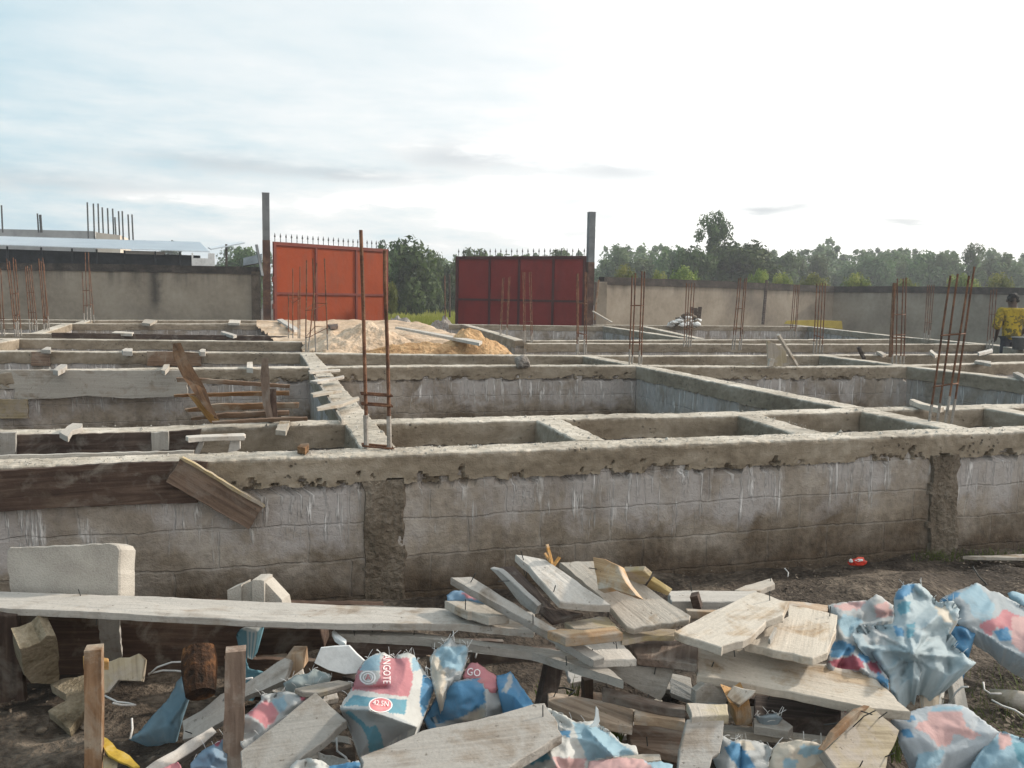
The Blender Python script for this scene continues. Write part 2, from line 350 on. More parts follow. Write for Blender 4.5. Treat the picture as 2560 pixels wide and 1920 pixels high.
def mk_shirt():
    m, t, b, oc = base_mat('yellow_print_cloth', .85)
    n1 = t.noise(oc, 9, 3, .5, 1.2); n2 = t.noise(oc, 5.5, 3, .5, 1.5)
    col = t.ramp(n1, [(.44, (.40, .28, .015)), (.49, (.33, .23, .015)), (.52, (.05, .045, .02)), (.7, (.04, .04, .02))])
    col = t.mix(t.ramp(n2, [(.5, 0.0), (.6, 1.0)]), col, (.42, .30, .02))
    sz = t.node('ShaderNodeSeparateXYZ'); t.l.new(oc, sz.inputs[0]); dk = t.math('MULTIPLY', t.math('SUBTRACT', t.math('ADD', 1.66, t.math('MULTIPLY', t.math('SUBTRACT', n2, .5), .9)), sz.outputs[2]), 3.0, None, True)
    col = t.mix(t.math('MULTIPLY', dk, .8), (.26, .185, .015), col)
    t.l.new(col, b.inputs['Base Color']); bump(t, b, t.noise(oc, 12, 3, .5), .02); return m
M['shirt'] = mk_shirt()
def mk_leaf(name, c0, c1, c2, sc=.7):
    m, t, b, oc = base_mat(name, .7)
    v, r = rnd_off(t, oc); n1 = t.noise(v, sc, 3, .6)
    at = t.node('ShaderNodeAttribute', attribute_name='tone')
    f = t.math('ADD', t.math('MULTIPLY', n1, .5), t.math('MULTIPLY', at.outputs['Fac'], .5))
    col = t.ramp(f, [(.3, c0), (.5, c1), (.7, c2)])
    vs = t.node('ShaderNodeHueSaturation'); t.l.new(col, vs.inputs['Color']); t.l.new(t.math('MULTIPLY_ADD', r, .5, .75), vs.inputs['Value'])
    t.l.new(t.math('MULTIPLY_ADD', r, .05, .475), vs.inputs['Hue'])
    t.l.new(vs.outputs[0], b.inputs['Base Color'])
    tr = t.node('ShaderNodeBsdfTranslucent'); t.l.new(vs.outputs[0], tr.inputs[0])
    mx = t.node('ShaderNodeMixShader'); mx.inputs[0].default_value = .3
    t.l.new(b.outputs[0], mx.inputs[1]); t.l.new(tr.outputs[0], mx.inputs[2]); t.l.new(mx.outputs[0], t.n['Material Output'].inputs[0])
    return m
M['leaf'] = mk_leaf('dark_green_leaves', (.025, .05, .012), (.055, .095, .025), (.10, .15, .045))
M['leaf_y'] = mk_leaf('yellow_green_leaves', (.08, .12, .015), (.17, .21, .03), (.28, .30, .06))
M['leaf_b'] = mk_leaf('grey_green_leaves', (.035, .06, .02), (.07, .11, .038), (.12, .17, .065))
M['grass'] = mk_leaf('tall_grass_blades', (.18, .20, .02), (.33, .33, .05), (.48, .45, .12), .4)
M['bark'] = mk_rough('bark', ((.04, .03, .022), (.075, .06, .045), (.12, .10, .08)), 4, 30, .02)
M['straw'] = mk_rough('dry_straw', ((.20, .16, .10), (.36, .30, .21), (.5, .44, .33)), 8, 60, .001)
M['wire'] = mk_rough('pale_wire', ((.42, .40, .38), (.55, .53, .50), (.65, .63, .6)), 8, 60, .001, .6)
def mk_sack():
    m, t, b, oc = base_mat('woven_polypropylene', .75); b.inputs['Specular IOR Level'].default_value = .2
    at = t.node('ShaderNodeAttribute', attribute_name='print'); v, r = rnd_off(t, oc)
    n1 = t.noise(v, 9, 5, .65, .5); n2 = t.noise(v, 45, 4, .6)
    col = t.mix(.22, at.outputs['Color'], t.ramp(n1, [(.3, (.62, .58, .52)), (.6, (1.1, 1.1, 1.1))]), 'MULTIPLY')
    col = t.mix(t.math('MULTIPLY', t.ramp(n1, [(.54, 0.0), (.74, 1.0)]), .35), col, (.34, .30, .26))
    t.l.new(col, b.inputs['Base Color'])
    wv = t.node('ShaderNodeTexWave'); t.l.new(v, wv.inputs['Vector']); wv.inputs['Scale'].default_value = 90
    bump(t, b, t.math('ADD', n2, t.math('MULTIPLY', n1, 2.0)), .0025)
    tr = t.node('ShaderNodeBsdfTranslucent'); t.l.new(col, tr.inputs[0]); mx = t.node('ShaderNodeMixShader'); mx.inputs[0].default_value = .3
    t.l.new(b.outputs[0], mx.inputs[1]); t.l.new(tr.outputs[0], mx.inputs[2]); t.l.new(mx.outputs[0], t.n['Material Output'].inputs[0])
    return m
M['sack'] = mk_sack()
M['ink_white'] = mk_rough('white_print', ((.62, .56, .54), (.72, .67, .65), (.78, .74, .72)), 20, 90, .0005, .6)
M['ink_red'] = mk_rough('red_print', ((.42, .13, .14), (.50, .17, .18), (.55, .22, .22)), 20, 90, .0005, .6)
M['yellow'] = mk_rough('yellow_plastic', ((.30, .19, .03), (.46, .30, .04), (.52, .40, .16)), 8, 60, .001, .5)
M['red_plastic'] = mk_rough('red_plastic', ((.35, .02, .01), (.55, .04, .02), (.65, .10, .05)), 18, 60, .001, .35)
M['yellow_board'] = mk_rough('yellow_painted_board', ((.26, .20, .04), (.38, .29, .06), (.46, .36, .09)), 2, 40, .003)

# ================================================================== GROUND
def grid_axis(segs):
    out = []
    for a, b, st in segs:
        n = max(1, int(round((b-a)/st))); out += [a+(b-a)*i/n for i in range(n)]
    out.append(segs[-1][1]); return out
gx = grid_axis([(-600, -60, 60), (-60, -6, 6), (-6, -2.2, .25), (-2.2, 5.6, .035), (5.6, 12, .4), (12, 60, 6), (60, 600, 60)])
gy = grid_axis([(-40, 1.4, 6), (1.4, 4.45, .035), (4.45, 12, .6), (12, 60, 4), (60, 160, 20), (160, 900, 90)])
vs = []
for y in gy:
    for x in gx:
        z = 0
        if y < 4.5 and -3 < x < 6.5:
            z = .045*fbm(x, y, 0, 1.3)+.022*fbm(x, y, 7, 6, 5)
            z += .05*math.exp(-((x-3.3)/1.0)**2-((y-3.9)/.28)**2)          # firm strip of trodden earth by the wall
        elif y > 60: z = -.3
        elif y > 26: z = .12*fbm(x, y, 0, .2)
        vs.append((x, y, z))
nx = len(gx)
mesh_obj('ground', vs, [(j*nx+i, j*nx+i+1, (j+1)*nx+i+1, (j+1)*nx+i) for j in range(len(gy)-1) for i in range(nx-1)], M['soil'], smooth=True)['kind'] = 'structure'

# sand fill between the beams and the gate -------------------------------
def sandz(x, y):
    z = .80+.05*fbm(x, y, 3, .5)+.05*fbm(x, y, 9, 2.6, 5)-.05*max(0, nz(x, y, 5, 3.3)-.2)
    ex = min(1, max(0, (x-.72)/.5)) if y < 15 else min(1, max(0, (x+.1)/.8))
    return z
xs = [.70+i*.09 for i in range(55)]; ys = [12.05+j*.14 for j in range(98)]
vs = []
for y in ys:
    for x in xs:
        # the right edge of the fill runs back along the beam
        X = .70+(x-.70)/4.86*(2.75+min(2.5, y-12)*.42+max(0, y-14.5)*.137+.12*nz(0, y, 0, .8))
        if y > 15.1: X -= .45+min(1.0, (y-16)/6)*.3 if y > 16 else .45*min(1, (y-15.1)/.5)
        z = sandz(X, y); e = min(1, (x-.70)/.25, (xs[-1]-x)/.5, (y-12.05)/.15+.15)
        if y > 14: e = min(1, (xs[-1]-x)/.5, 1)
        vs.append((X, y, .45+(z-.45)*max(0, min(1, e)) if y < 13.5 else z-.3*(1-max(0, min(1, e)))))
n = len(xs)
so = mesh_obj('sand', vs, [(j*n+i, j*n+i+1, (j+1)*n+i+1, (j+1)*n+i) for j in range(len(ys)-1) for i in range(n-1)], M['sand'], smooth=True)
so['kind'] = 'structure'
def heap(name, cx, cy, rx, ry, h, z0, mat, label, cat, seed=0, n=46, rough=.22, sharp=1.0, group=None):
    vs = []; fs = []
    for j in range(n+1):
        for i in range(n+1):
            a = -1+2*i/n; b = -1+2*j/n; r = math.hypot(a, b)
            p = max(0, 1-r**sharp) if r < 1 else 0
            r2 = r+.22*fbm(a, b, seed, 1.4)
            p = max(0, 1-r2); p = p**.85
            z = z0+h*p*(1+rough*fbm(a, b, seed+5, 3, 5))+(.02*fbm(a, b, seed+9, 9, 4) if p > 0 else -.12)
            vs.append((cx+rx*a, cy+ry*b, z))
    for j in range(n):
        for i in range(n): k = j*(n+1)+i; fs.append((k, k+1, k+n+2, k+n+1))
    return tag(mesh_obj(name, vs, fs, mat, smooth=False), label, cat, group)
heap('sand_heap', 1.62, 13.2, 1.0, .85, .44, .76, M['sand'], 'tall pale brown sand heap behind the two long steel rods', 'sand heap', 1)
heap('sand_heap', 3.05, 12.55, .62, .5, .40, .74, M['orange_sand'], 'orange sand heap at the right edge of the sand, with a plank end on it', 'sand heap', 4)
heap('sand_ridge', 2.3, 12.35, 1.15, .32, .20, .72, M['orange_sand'], 'low crumbly orange sand ridge along the near edge of the fill', 'sand heap', 8)
for i, (u, v, d, rx, h) in enumerate(((1000, 792, 32, 1.0, .75), (1108, 790, 32, .9, .8), (1050, 800, 31, .8, .4))):
    p = Pd(u, v, d)
    heap('rubble_heap', p.x, p.y, rx, .8, h, .0, M['rubble'], ['grey lumpy rubble heap just beyond the orange gate leaf', 'pale rubble heap with rounded top beside the dark red gate leaf', 'low scatter of rubble between the two grey heaps outside the gate'][i], 'rubble heap', 20+i, 26, .5)

# ================================================================== FOUNDATION
fnd = empty('building_foundation', (2, 4.5, 0), 'concrete block foundation walls with cast ring beams forming open cells', 'foundation')
ZT = .79; ZB = .635
def path_pts(pts, step):
    out = []; L = 0
    for (a, b) in zip(pts, pts[1:]):
        a = Vector(a); b = Vector(b); n = max(1, int(math.ceil((b-a).length/step)))
        for i in range(n): out.append((a+(b-a)*(i/n), L+(b-a).length*i/n))
        L += (b-a).length
    out.append((Vector(pts[-1]), L)); return out
def sweep(name, pts, step, section, disp, mat, parent):
    """section: closed list of (offset, z); disp(P, off, z, s)->Vector offset"""
    st = path_pts(pts, step); vs = []; fs = []; m = len(section)
    for i, (p, s) in enumerate(st):
        a = st[max(i-1, 0)][0]; b = st[min(i+1, len(st)-1)][0]; d = (b-a).normalized(); nrm = Vector((-d.y, d.x))
        for (off, z) in section:
            q = Vector((p.x+nrm.x*off, p.y+nrm.y*off, z)); o, dz = disp(q, off, z, s)
            vs.append((q.x+nrm.x*o, q.y+nrm.y*o, z+dz))
    for i in range(len(st)-1):
        for k in range(m): k2 = (k+1) % m; fs.append((i*m+k, (i+1)*m+k, (i+1)*m+k2, i*m+k2))
    fs.append(tuple(range(m))); fs.append(tuple((len(st)-1)*m+k for k in reversed(range(m))))
    return mesh_obj(name, vs, fs, mat, parent)
def beam_section(w, fine):
    n = fine; h = w/2; z0, z1 = ZB, ZT; sec = []
    for i in range(n): sec.append((-h, z0+(z1-z0)*i/n))
    sec.append((-h+.001, z1-.006))
    for i in range(n+1): sec.append((-h+.008+(w-.016)*i/n, z1))
    for i in range(n+1): sec.append((h, z1-.006-(z1-z0-.006)*i/n))
    sec.append((0, z0))
    return sec
def wall_run(pts, w=.21, step=.1, fine=3, dz=0, cavities=False, blocks=M['blocks'], zb=-.12):
    def dis(q, off, z, s):
        side = -1 if off < -w/2+.02 else (1 if off > w/2-.02 else 0)
        o = .006*fbm(q.x, q.y, z, 5)*1.0+.004*nz(q.x, q.y, z, 23); z_ = 0
        if z > ZT-.02: z_ = .005*fbm(q.x, q.y, 2, 3)+.002*nz(q.x, q.y, 3, 26)
        if z > ZT-.02 and side: o += -side*.012*max(0, nz(q.x, q.y, 5, 9)); z_ -= .010*max(0, nz(q.x, q.y, 6, 14))
        if cavities and z > ZT-.02: o += -side*.007*max(0, nz(q.x, q.y, 2, 30)); z_ += .002*nz(q.x, q.y, 9, 55)-.010*max(0, nz(q.x, q.y, 4, 19)-.25)
        if abs(z-ZB) < .01: z_ = .016*fbm(q.x, q.y, 4, 5, 5)+.014*nz(q.x, q.y, 8, 42); o += side*.002
        if cavities and z < ZB+.09 and side:
            c = fbm(q.x, z*1.6, 11, 13, 5)+.5*fbm(q.x, 0, 13, 1.7, 3)-(z-ZB)*9; o += -side*.05*max(0, min(1, (c-.05)*3.5))
        return o, z_+dz
    def bd(q, off, z, s):
        if cavities and abs(z-(ZB-.012)) < .003:
            c = fbm(q.x, q.y, 21, 6, 5)+.5*nz(q.x, q.y, 22, 1.3)
            return (-1 if off < 0 else 1)*-.05*max(0, min(1, (c+.12)*4)), dz+.01*nz(q.x, q.y, 1, 20)
        return ((.004*fbm(q.x, q.y, z, 3)) if z > zb else 0), dz
    f_ = -w/2+.013; g_ = w/2-.013; sec = [(f_, zb), (f_, .25), (f_, ZB-.045), (f_, ZB-.012), (f_+.01, ZB+.05), (g_-.01, ZB+.05), (g_, ZB-.012), (g_, ZB-.045), (g_, zb)]
    b = sweep('foundation_wall', pts, step*(1.4 if cavities else 4), sec, bd, blocks, fnd)
    r = sweep('ring_beam', pts, step, beam_section(w, fine), dis, M['beam'], b)
    return b
# walls running across (left-right)
wall_run([(-7, 4.49), (-2.2, 4.52)], .21, .05, 4)
wall_run([(-2.2, 4.52), (-1.4, 4.525), (-.4, 4.50), (.6, 4.475), (2.5, 4.49), (6.6, 4.485)], .21, .011, 10, cavities=True)
wall_run([(6.6, 4.485), (9.5, 4.5)], .21, .1, 3)
wall_run([(-6, 5.50), (-.6, 5.49), (.4, 5.60), (1.1, 5.55), (2.3, 5.55), (3.3, 5.50), (4.4, 5.55), (9.5, 5.56)], .20, .03, 4)
wall_run([(-9, 9.60), (-2.4, 9.60), (-1.8, 9.72), (2.0, 9.94), (4.45, 9.76), (6.1, 9.45), (8.2, 9.35)], .21, .03, 8, cavities=True)
wall_run([(8.15, 9.42), (10.7, 9.80), (14.5, 10.0)], .21, .1, 3)
wall_run([(-9, 12.75), (-3.3, 12.7), (.5, 12.2), (2.4, 11.75), (5.1, 11.42), (8, 11.42), (13, 11.5), (17, 11.6)], .21, .07, 3)
wall_run([(-9, 15.9), (-3.6, 15.75), (.0, 15.1), (.9, 15.0)], .21, .1, 3)
wall_run([(4.6, 14.6), (6.6, 14.58), (9.3, 14.35), (14.9, 14.5)], .21, .1, 3)
wall_run([(4.9, 15.45), (8.8, 15.9), (14.3, 16.4)], .2, .1, 3)
wall_run([(-9, 17.9), (-3.7, 17.6), (.55, 16.85)], .2, .1, 3)
wall_run([(-9, 22.9), (-3.9, 22.75), (.5, 23.6)], .21, .15, 3)
wall_run([(-14, 25.3), (-4.3, 25.35), (.52, 26.6)], .21, .15, 3)
wall_run([(5.3, 24.3), (9.8, 23.5)], .21, .15, 3)
wall_run([(9.9, 24.6), (17.8, 24.6)], .21, .15, 3)
# walls running away from the camera
wall_run([(.62, 4.59), (.62, 5.50)], .20, .03, 5)
wall_run([(.62, 5.60), (.63, 9.75)], .20, .04, 5)
wall_run([(.64, 9.95), (.64, 12.05)], .20, .06, 3)
wall_run([(1.86, 4.59), (1.89, 5.44)], .19, .03, 5)
wall_run([(3.34, 4.59), (3.42, 5.39)], .20, .03, 5)
wall_run([(4.50, 4.59), (4.52, 5.44)], .21, .03, 5)
wall_run([(4.52, 5.65), (4.56, 9.6)], .21, .04, 5)
wall_run([(4.56, 9.85), (4.53, 11.35)], .20, .06, 3)
wall_run([(5.72, 4.59), (5.70, 5.45)], .20, .05, 3)
wall_run([(8.32, 4.6), (8.28, 9.25)], .20, .1, 3)
wall_run([(8.30, 9.5), (8.44, 11.3)], .20, .1, 3)
wall_run([(8.80, 16.4), (9.85, 23.4)], .21, .15, 3)
wall_run([(9.1, 16.4), (11.2, 23.7)], .21, .15, 3)
wall_run([(4.78, 15.55), (5.15, 18.5), (5.75, 24.2)], .21, .1, 3)
wall_run([(12.6, 9.9), (12.7, 11.4)], .20, .1, 3)
wall_run([(13.9, 12.6), (14.8, 14.35)], .20, .1, 3)
wall_run([(14.8, 14.6), (15.4, 17.8), (18.3, 26.4)], .20, .1, 3)
wall_run([(-3.9, 12.8), (-3.86, 15.7)], .21, .1, 3)
wall_run([(-3.95, 17.7), (-4.4, 22.7)], .21, .1, 3)
wall_run([(-4.2, 22.85), (-4.4, 25.3)], .21, .1, 3)
wall_run([(-2.9, 4.6), (-2.95, 5.4)], .21, .1, 3)
# rough cast columns in the front wall
def column(x0, x1, seed, parent):
    n, m = 76, 30; vs = []; fs = []
    for j in range(n+1):
        z = -.08+(.735)*j/n
        l = x0+.020*fbm(z, seed, 1, 4)-.03*max(0, (z-.56)*6); r = x1+.028*fbm(z, seed, 9, 5)+.02*max(0, .45-z)
        for i in range(m+1):
            a = i/m; x = l+(r-l)*a
            edge = min(a, 1-a)*m/2; y = 4.402-min(1, edge*.8)*.030-.016*fbm(x*1.6, z, seed, 5, 4)-.006*fbm(x, z, seed+3, 34, 3)
            if a < .12 and nz(z, seed, 0, 8) > -.25: y = 4.43+.01*nz(z, a, 0, 30)          # open joint beside the column
            if i in (0, m): y = 4.44
            vs.append((x, y, z))
    for j in range(n):
        for i in range(m): k = j*(m+1)+i; fs.append((k, k+1, k+m+2, k+m+1))
    o = mesh_obj('column', vs, fs, M['column'], parent); o['label'] = 'rough dark cast column in the front wall'
column(.485, .74, 2, fnd); column(4.10, 4.36, 9, fnd)

# ================================================================== BOUNDARY WALLS
def yz(p, z): return Vector((p[0], p[1], z))
def bwall(name, px_pts, depths, htop, label, cap=.12, th=.2):
    """px_pts: pixel top edge points with depths; wall from the ground to that height"""
    tops = [Pd(u, v, d) for (u, v), d in zip(px_pts, depths)]
    root = empty(name, (tops[0].x, tops[0].y, 0), label, 'wall')
    def ribbon(nm, zf0, zf1, t, mat, off=0):
        mb = MB()
        for a, b in zip(tops, tops[1:]):
            n = max(1, int((b-a).length/.5))
            d = Vector((b.x-a.x, b.y-a.y, 0)).normalized(); q = Vector((-d.y, d.x, 0))
            prev = None
            for i in range(n+1):
                p = a+(b-a)*(i/n); w = .015*nz(p.x, p.y, 0, 1.1) if nm == 'coping' else 0
                ring = [Vector((p.x, p.y, 0))+q*(-t/2+off)+Vector((0, 0, zf0(p))), Vector((p.x, p.y, 0))+q*(-t/2+off)+Vector((0, 0, zf1(p)+w)),
                        Vector((p.x, p.y, 0))+q*(t/2+off)+Vector((0, 0, zf1(p)+w)), Vector((p.x, p.y, 0))+q*(t/2+off)+Vector((0, 0, zf0(p)))]
                k = len(mb.v); mb.v += ring
                if prev is not None:
                    for s in range(4): mb.f.append((prev+s, k+s, k+(s+1) % 4, prev+(s+1) % 4))
                else: mb.f.append((k, k+1, k+2, k+3))
                prev = k
            mb.f.append((prev+3, prev+2, prev+1, prev))
        return mb.build(nm, mat, root)
    ribbon('wall', lambda p: -.2, lambda p: p.z-cap, th, M['plaster'])
    ribbon('coping', lambda p: p.z-cap, lambda p: p.z, th+.08, M['coping'])
    return root, tops
DL = 25.6
wl, tl = bwall('boundary_wall', [(-120, 653), (0, 657), (320, 661), (648, 668)], [26.5, 26.2, 25.9, 25.6], 0,
               'long plastered boundary wall with dark mouldy coping left of the orange gate', .22)
wr, tr_ = bwall('boundary_wall', [(1504, 692), (1800, 703), (2082, 716)], [29.5, 33, 37], 0,
                'brown plastered boundary wall right of the red gate, behind the rods', .26)
ws, ts = bwall('boundary_wall', [(2084, 716), (2330, 716), (2600, 720), (2900, 722)], [37, 34, 30, 26], 0,
               'sooty side boundary wall behind the person in the yellow shirt', .26)


# ================================================================== GATE
def post(name, u, vt, d, w, label, lower_v):
    top = Pd(u, vt, d); root = empty(name, (top.x, top.y, 0), label, 'gate post'); 
    zl = Pd(u, lower_v, d).z; mb = MB()
    mb.box((top.x-w/2, top.y-w/2, zl), (top.x+w/2, top.y+w/2, top.z-.012)); mb.build('pipe', M['pipe_grey'], root)
    mb = MB(); mb.box((top.x-w/2-.004, top.y-w/2-.004, top.z-.012), (top.x+w/2+.004, top.y+w/2+.004, top.z+.01)); mb.build('cap', M['pipe_grey'], root)
    mb = MB(); mb.box((top.x-w/2-.006, top.y-w/2-.006, -.1), (top.x+w/2+.006, top.y+w/2+.006, zl)); mb.build('lower_pipe', M['pipe_rust'], root)
    return root
post('gate_post', 664, 483, 25.3, .21, 'tall grey steel post with rusty lower half beside the orange leaf', 600)
post('gate_post', 1479, 531, 27.6, .21, 'tall grey steel post at the right side of the dark red leaf', 655)
# concrete jambs
mb = MB(); a = Pd(655, 800, 25.75); mb.box((a.x-.30, a.y-.3, -.1), (a.x-.04, a.y+.05, 2.22), .02); tag(mb.build('gate_jamb', M['bark']), 'blackened masonry jamb between the left wall and the tall post', 'gate jamb')
mb = MB(); a = Pd(1495, 800, 28.2); mb.box((a.x-.05, a.y, -.1), (a.x+.3, a.y+.25, 2.15), .02); tag(mb.build('gate_jamb', M['plaster']), 'stained masonry jamb behind the right gate post', 'gate jamb')
def gate_leaf(c, label, panel_m, frame_m, verts_u, mid, nsp):
    """c: (u,v,depth) of top-left, top-right; bottom z; verts_u fractions of the vertical bars"""
    A = Pd(*c[0]); B = Pd(*c[1]); zb = c[2]
    root = empty('gate_leaf', (A.x, A.y, 0), label, 'gate leaf')
    dx = Vector((B.x-A.x, B.y-A.y, 0)); L = dx.length; dx.normalize(); n = Vector((dx.y, -dx.x, 0))
    def pt(s, z, o=0): q = Vector((A.x, A.y, 0))+dx*s+n*o; return Vector((q.x, q.y, z))
    def top(s): return A.z+(B.z-A.z)*s/L
    mb = MB(); mb.add([pt(0, zb), pt(L, zb), pt(L, top(L)), pt(0, top(0)), pt(0, zb, -.02), pt(L, zb, -.02), pt(L, top(L), -.02), pt(0, top(0), -.02)],
                      [(0, 1, 2, 3), (7, 6, 5, 4), (0, 4, 5, 1), (2, 6, 7, 3), (1, 5, 6, 2), (3, 7, 4, 0)])
    mb.build('panel', panel_m, root)
    fw = .09; mb = MB()
    def rect(s0, z0, s1, z1, o=.05):
        mb.add([pt(s0, z0, .001), pt(s1, z0, .001), pt(s1, z1, .001), pt(s0, z1, .001), pt(s0, z0, o), pt(s1, z0, o), pt(s1, z1, o), pt(s0, z1, o)],
               [(4, 5, 6, 7), (0, 1, 5, 4), (1, 2, 6, 5), (2, 3, 7, 6), (3, 0, 4, 7)])
    zt = min(A.z, B.z)
    rect(0, zb, fw, top(0), .052); rect(L-fw, zb, L, top(L), .052)
    mb.add([pt(fw, top(fw)-.1, .05), pt(L-fw, top(L-fw)-.1, .05), pt(L-fw, top(L-fw), .05), pt(fw, top(fw), .05), pt(fw, top(fw)-.1, .001), pt(L-fw, top(L-fw)-.1, .001), pt(L-fw, top(L-fw), .001), pt(fw, top(fw), .001)],
           [(0, 1, 2, 3), (4, 5, 1, 0), (3, 2, 6, 7)])
    mb.build('border_frame', frame_m, root)
    for a_ in verts_u:
        mb = MB(); rect(L*a_-.035, zb, L*a_+.035, top(L*a_)-.1, .047); mb.build('upright_bar', frame_m, root)
    mb = MB(); rect(fw, mid-.035, L-fw, mid+.035, .042); mb.build('cross_bar', frame_m, root)
    for i in range(nsp):
        s = .08+(L-.16)*i/(nsp-1); z = top(s); mb = MB(); q = pt(s, z, -.01)
        mb.tube([q, q+Vector((0, 0, .13)), q+Vector((0, 0, .15)), q+Vector((0, 0, .27))], [.011, .011, .028, .001], 5, False)
        mb.build('spike', M['spike'], root)
    return root, pt, L
g1, pt1, L1 = gate_leaf(((682, 604, 25.3), (968, 623, 28.8), -.05), 'bright orange steel gate leaf with spikes standing open', M['orange'], M['red_frame'], (.345, .70), Pd(800, 735, 27).z, 23)
g2, pt2, L2 = gate_leaf(((1141, 641, 29.3), (1466, 640, 27.7), -.05), 'dark red steel gate leaf with spikes on the shaded right side', M['darkred'], M['dark_frame'], (.27, .5, .76), Pd(1300, 751, 28).z, 24)
# hinges on the post side
for g, p, L0 in ((g1, pt1, -.06), (g2, pt2, L2)):
    for z in (.35, 1.2, 2.0):
        mb = MB(); mb.tube([p(L0+.03, z-.08, .03), p(L0+.03, z+.08, .03)], .03, 8); mb.build('hinge', M['red_frame'], g)
# leaning laths beside the right post
mb = MB(); mb.bar(Pd(1497, 700, 27), Pd(1486, 800, 26.5), .05, .03); tag(mb.build('leaning_lath', M['midbrown']), 'thin brown lath leaning on the wall beside the right gate post', 'lath')
mb = MB(); mb.bar(Pd(1482, 778, 26.6), Pd(1530, 806, 25.5), .05, .03); tag(mb.build('leaning_lath', M['plank']), 'short pale lath slanting down right of the gate post', 'lath')
mb = MB(); mb.bar(Pd(1917, 700, 31), Pd(1907, 811, 31), .09, .06); tag(mb.build('wooden_pole', M['brown']), 'thin wooden pole leaning against the right boundary wall', 'pole')
mb = MB(); mb.bar(Pd(641, 612, 25.3), Pd(656, 690, 25.1), .07, .05); tag(mb.build('bent_bar', M['pipe_grey']), 'slanting bar leaning against the left gate post', 'bar')

# ================================================================== SHED + FAR BUILDINGS (left, beyond the wall)
shed = empty('open_shed', (-8, 34, 0), 'low shed with shiny corrugated zinc roof and dark open side behind the left wall', 'shed')
# corrugated roof between eave pixels and ridge pixels
e0 = Pd(-260, 603, 33); e1 = Pd(525, 629, 33); r0 = Pd(-260, 583, 42); r1 = Pd(500, 605, 42)
# fit: top edge in the picture
nC = 220; mb = MB()
for j, (a, b) in enumerate(((e0, e1), (r0, r1))):
    pass
vs = []; fs = []
for j in range(2):
    for i in range(nC*4+1):
        s = i/(nC*4); lo = e0.lerp(e1, s); hi = r0.lerp(r1, s); p = lo.lerp(hi, j)
        p.z += .02*sin(i*pi/2) ; vs.append(p)
N = nC*4+1
for i in range(N-1): fs.append((i, i+1, N+i+1, N+i))
for v_ in list(vs): vs.append(Vector(v_)-Vector((0, 0, .02)))
for i in range(N-1): fs.append((2*N+i+1, 2*N+i, 3*N+i, 3*N+i+1)); fs.append((2*N+i, 2*N+i+1, i+1, i)); fs.append((N+i, N+i+1, 3*N+i+1, 3*N+i))
fs.append((0, N, 3*N, 2*N)); fs.append((N-1, 3*N-1, 4*N-1, 2*N-1))
mesh_obj('roof', vs, fs, M['zinc'], shed)
mb = MB(); q0 = e0.lerp(e1, .0); q1 = e0.lerp(e1, .93); dd = (q1-q0).normalized(); nn = Vector((-dd.y, dd.x, 0)).normalized()
mb.add([Vector((q.x, q.y, 0))+nn*o+Vector((0, 0, z)) for q in (q0, q1) for o in (1.2, 1.3) for z in (-.1, q.z-.12)],
       [(0, 4, 5, 1), (2, 3, 7, 6), (0, 1, 3, 2), (4, 6, 7, 5), (1, 5, 7, 3)])
mb.build('back_wall', M['dark_shed'], shed)
for s in (.06, .2, .34, .45, .55, .63, .72, .82, .9):
    p = e0.lerp(e1, s); mb = MB(); mb.bar((p.x, p.y+.6, -.1), (p.x, p.y+.6, p.z-.03), .06, .06); mb.build('post', M['dark_shed'], shed)
p = Pd(362, 632, 34); mb = MB(); mb.box((p.x-.75, p.y, p.z-.06), (p.x+.75, p.y+.04, p.z+.07)); mb.build('window_gap', M['white'], shed)
p = Pd(508, 651, 33); mb = MB()
for i in range(14): mb.box((p.x-.42+i*.06, p.y+.01*(i % 2), 1.6), (p.x-.36+i*.06, p.y+.03+.01*(i % 2), p.z+(.28 if i in (0, 10, 11, 12, 13) else .08)))
tag(mb.build('white_sheet_panel', M['white']), 'white corrugated sheet panel standing at the right end of the shed', 'panel')
# low grey lean-to roof right of the shed
mb = MB(); a, b, c_, d_ = Pd(528, 622, 36), Pd(612, 606, 36), Pd(600, 604, 40), Pd(520, 618, 40)
mb.add([a, b, c_, d_]+[q-Vector((0, 0, .05)) for q in (a, b, c_, d_)], [(0, 1, 2, 3), (7, 6, 5, 4), (0, 4, 5, 1), (1, 5, 6, 2), (2, 6, 7, 3), (3, 7, 4, 0)])
lean = empty('lean_to', (a.x, a.y, 0), 'small lean-to with rising zinc roof edge between the shed and the gate post', 'shed'); mb.build('roof', M['zinc'], lean)
mb = MB(); q = Pd(566, 640, 36.5); mb.bar((q.x, q.y, -.1), (q.x, q.y, q.z+.5), .09, .09); mb.build('post', M['bark'], lean)
mb = MB(); a, b = Pd(608, 652, 27), Pd(655, 640, 27); mb.add([Pd(608, 645, 27), Pd(655, 634, 27), Pd(655, 656, 26.5), Pd(608, 664, 26.5)]+[Pd(608, 645, 27.05), Pd(655, 634, 27.05), Pd(655, 658, 26.6), Pd(608, 667, 26.6)], [(3, 2, 1, 0), (4, 5, 6, 7), (0, 1, 5, 4), (2, 3, 7, 6), (1, 2, 6, 5), (3, 0, 4, 7)])
tag(mb.build('zinc_offcut', M['pipe_grey']), 'grey zinc sheet offcut wedged against the left gate post', 'sheet')
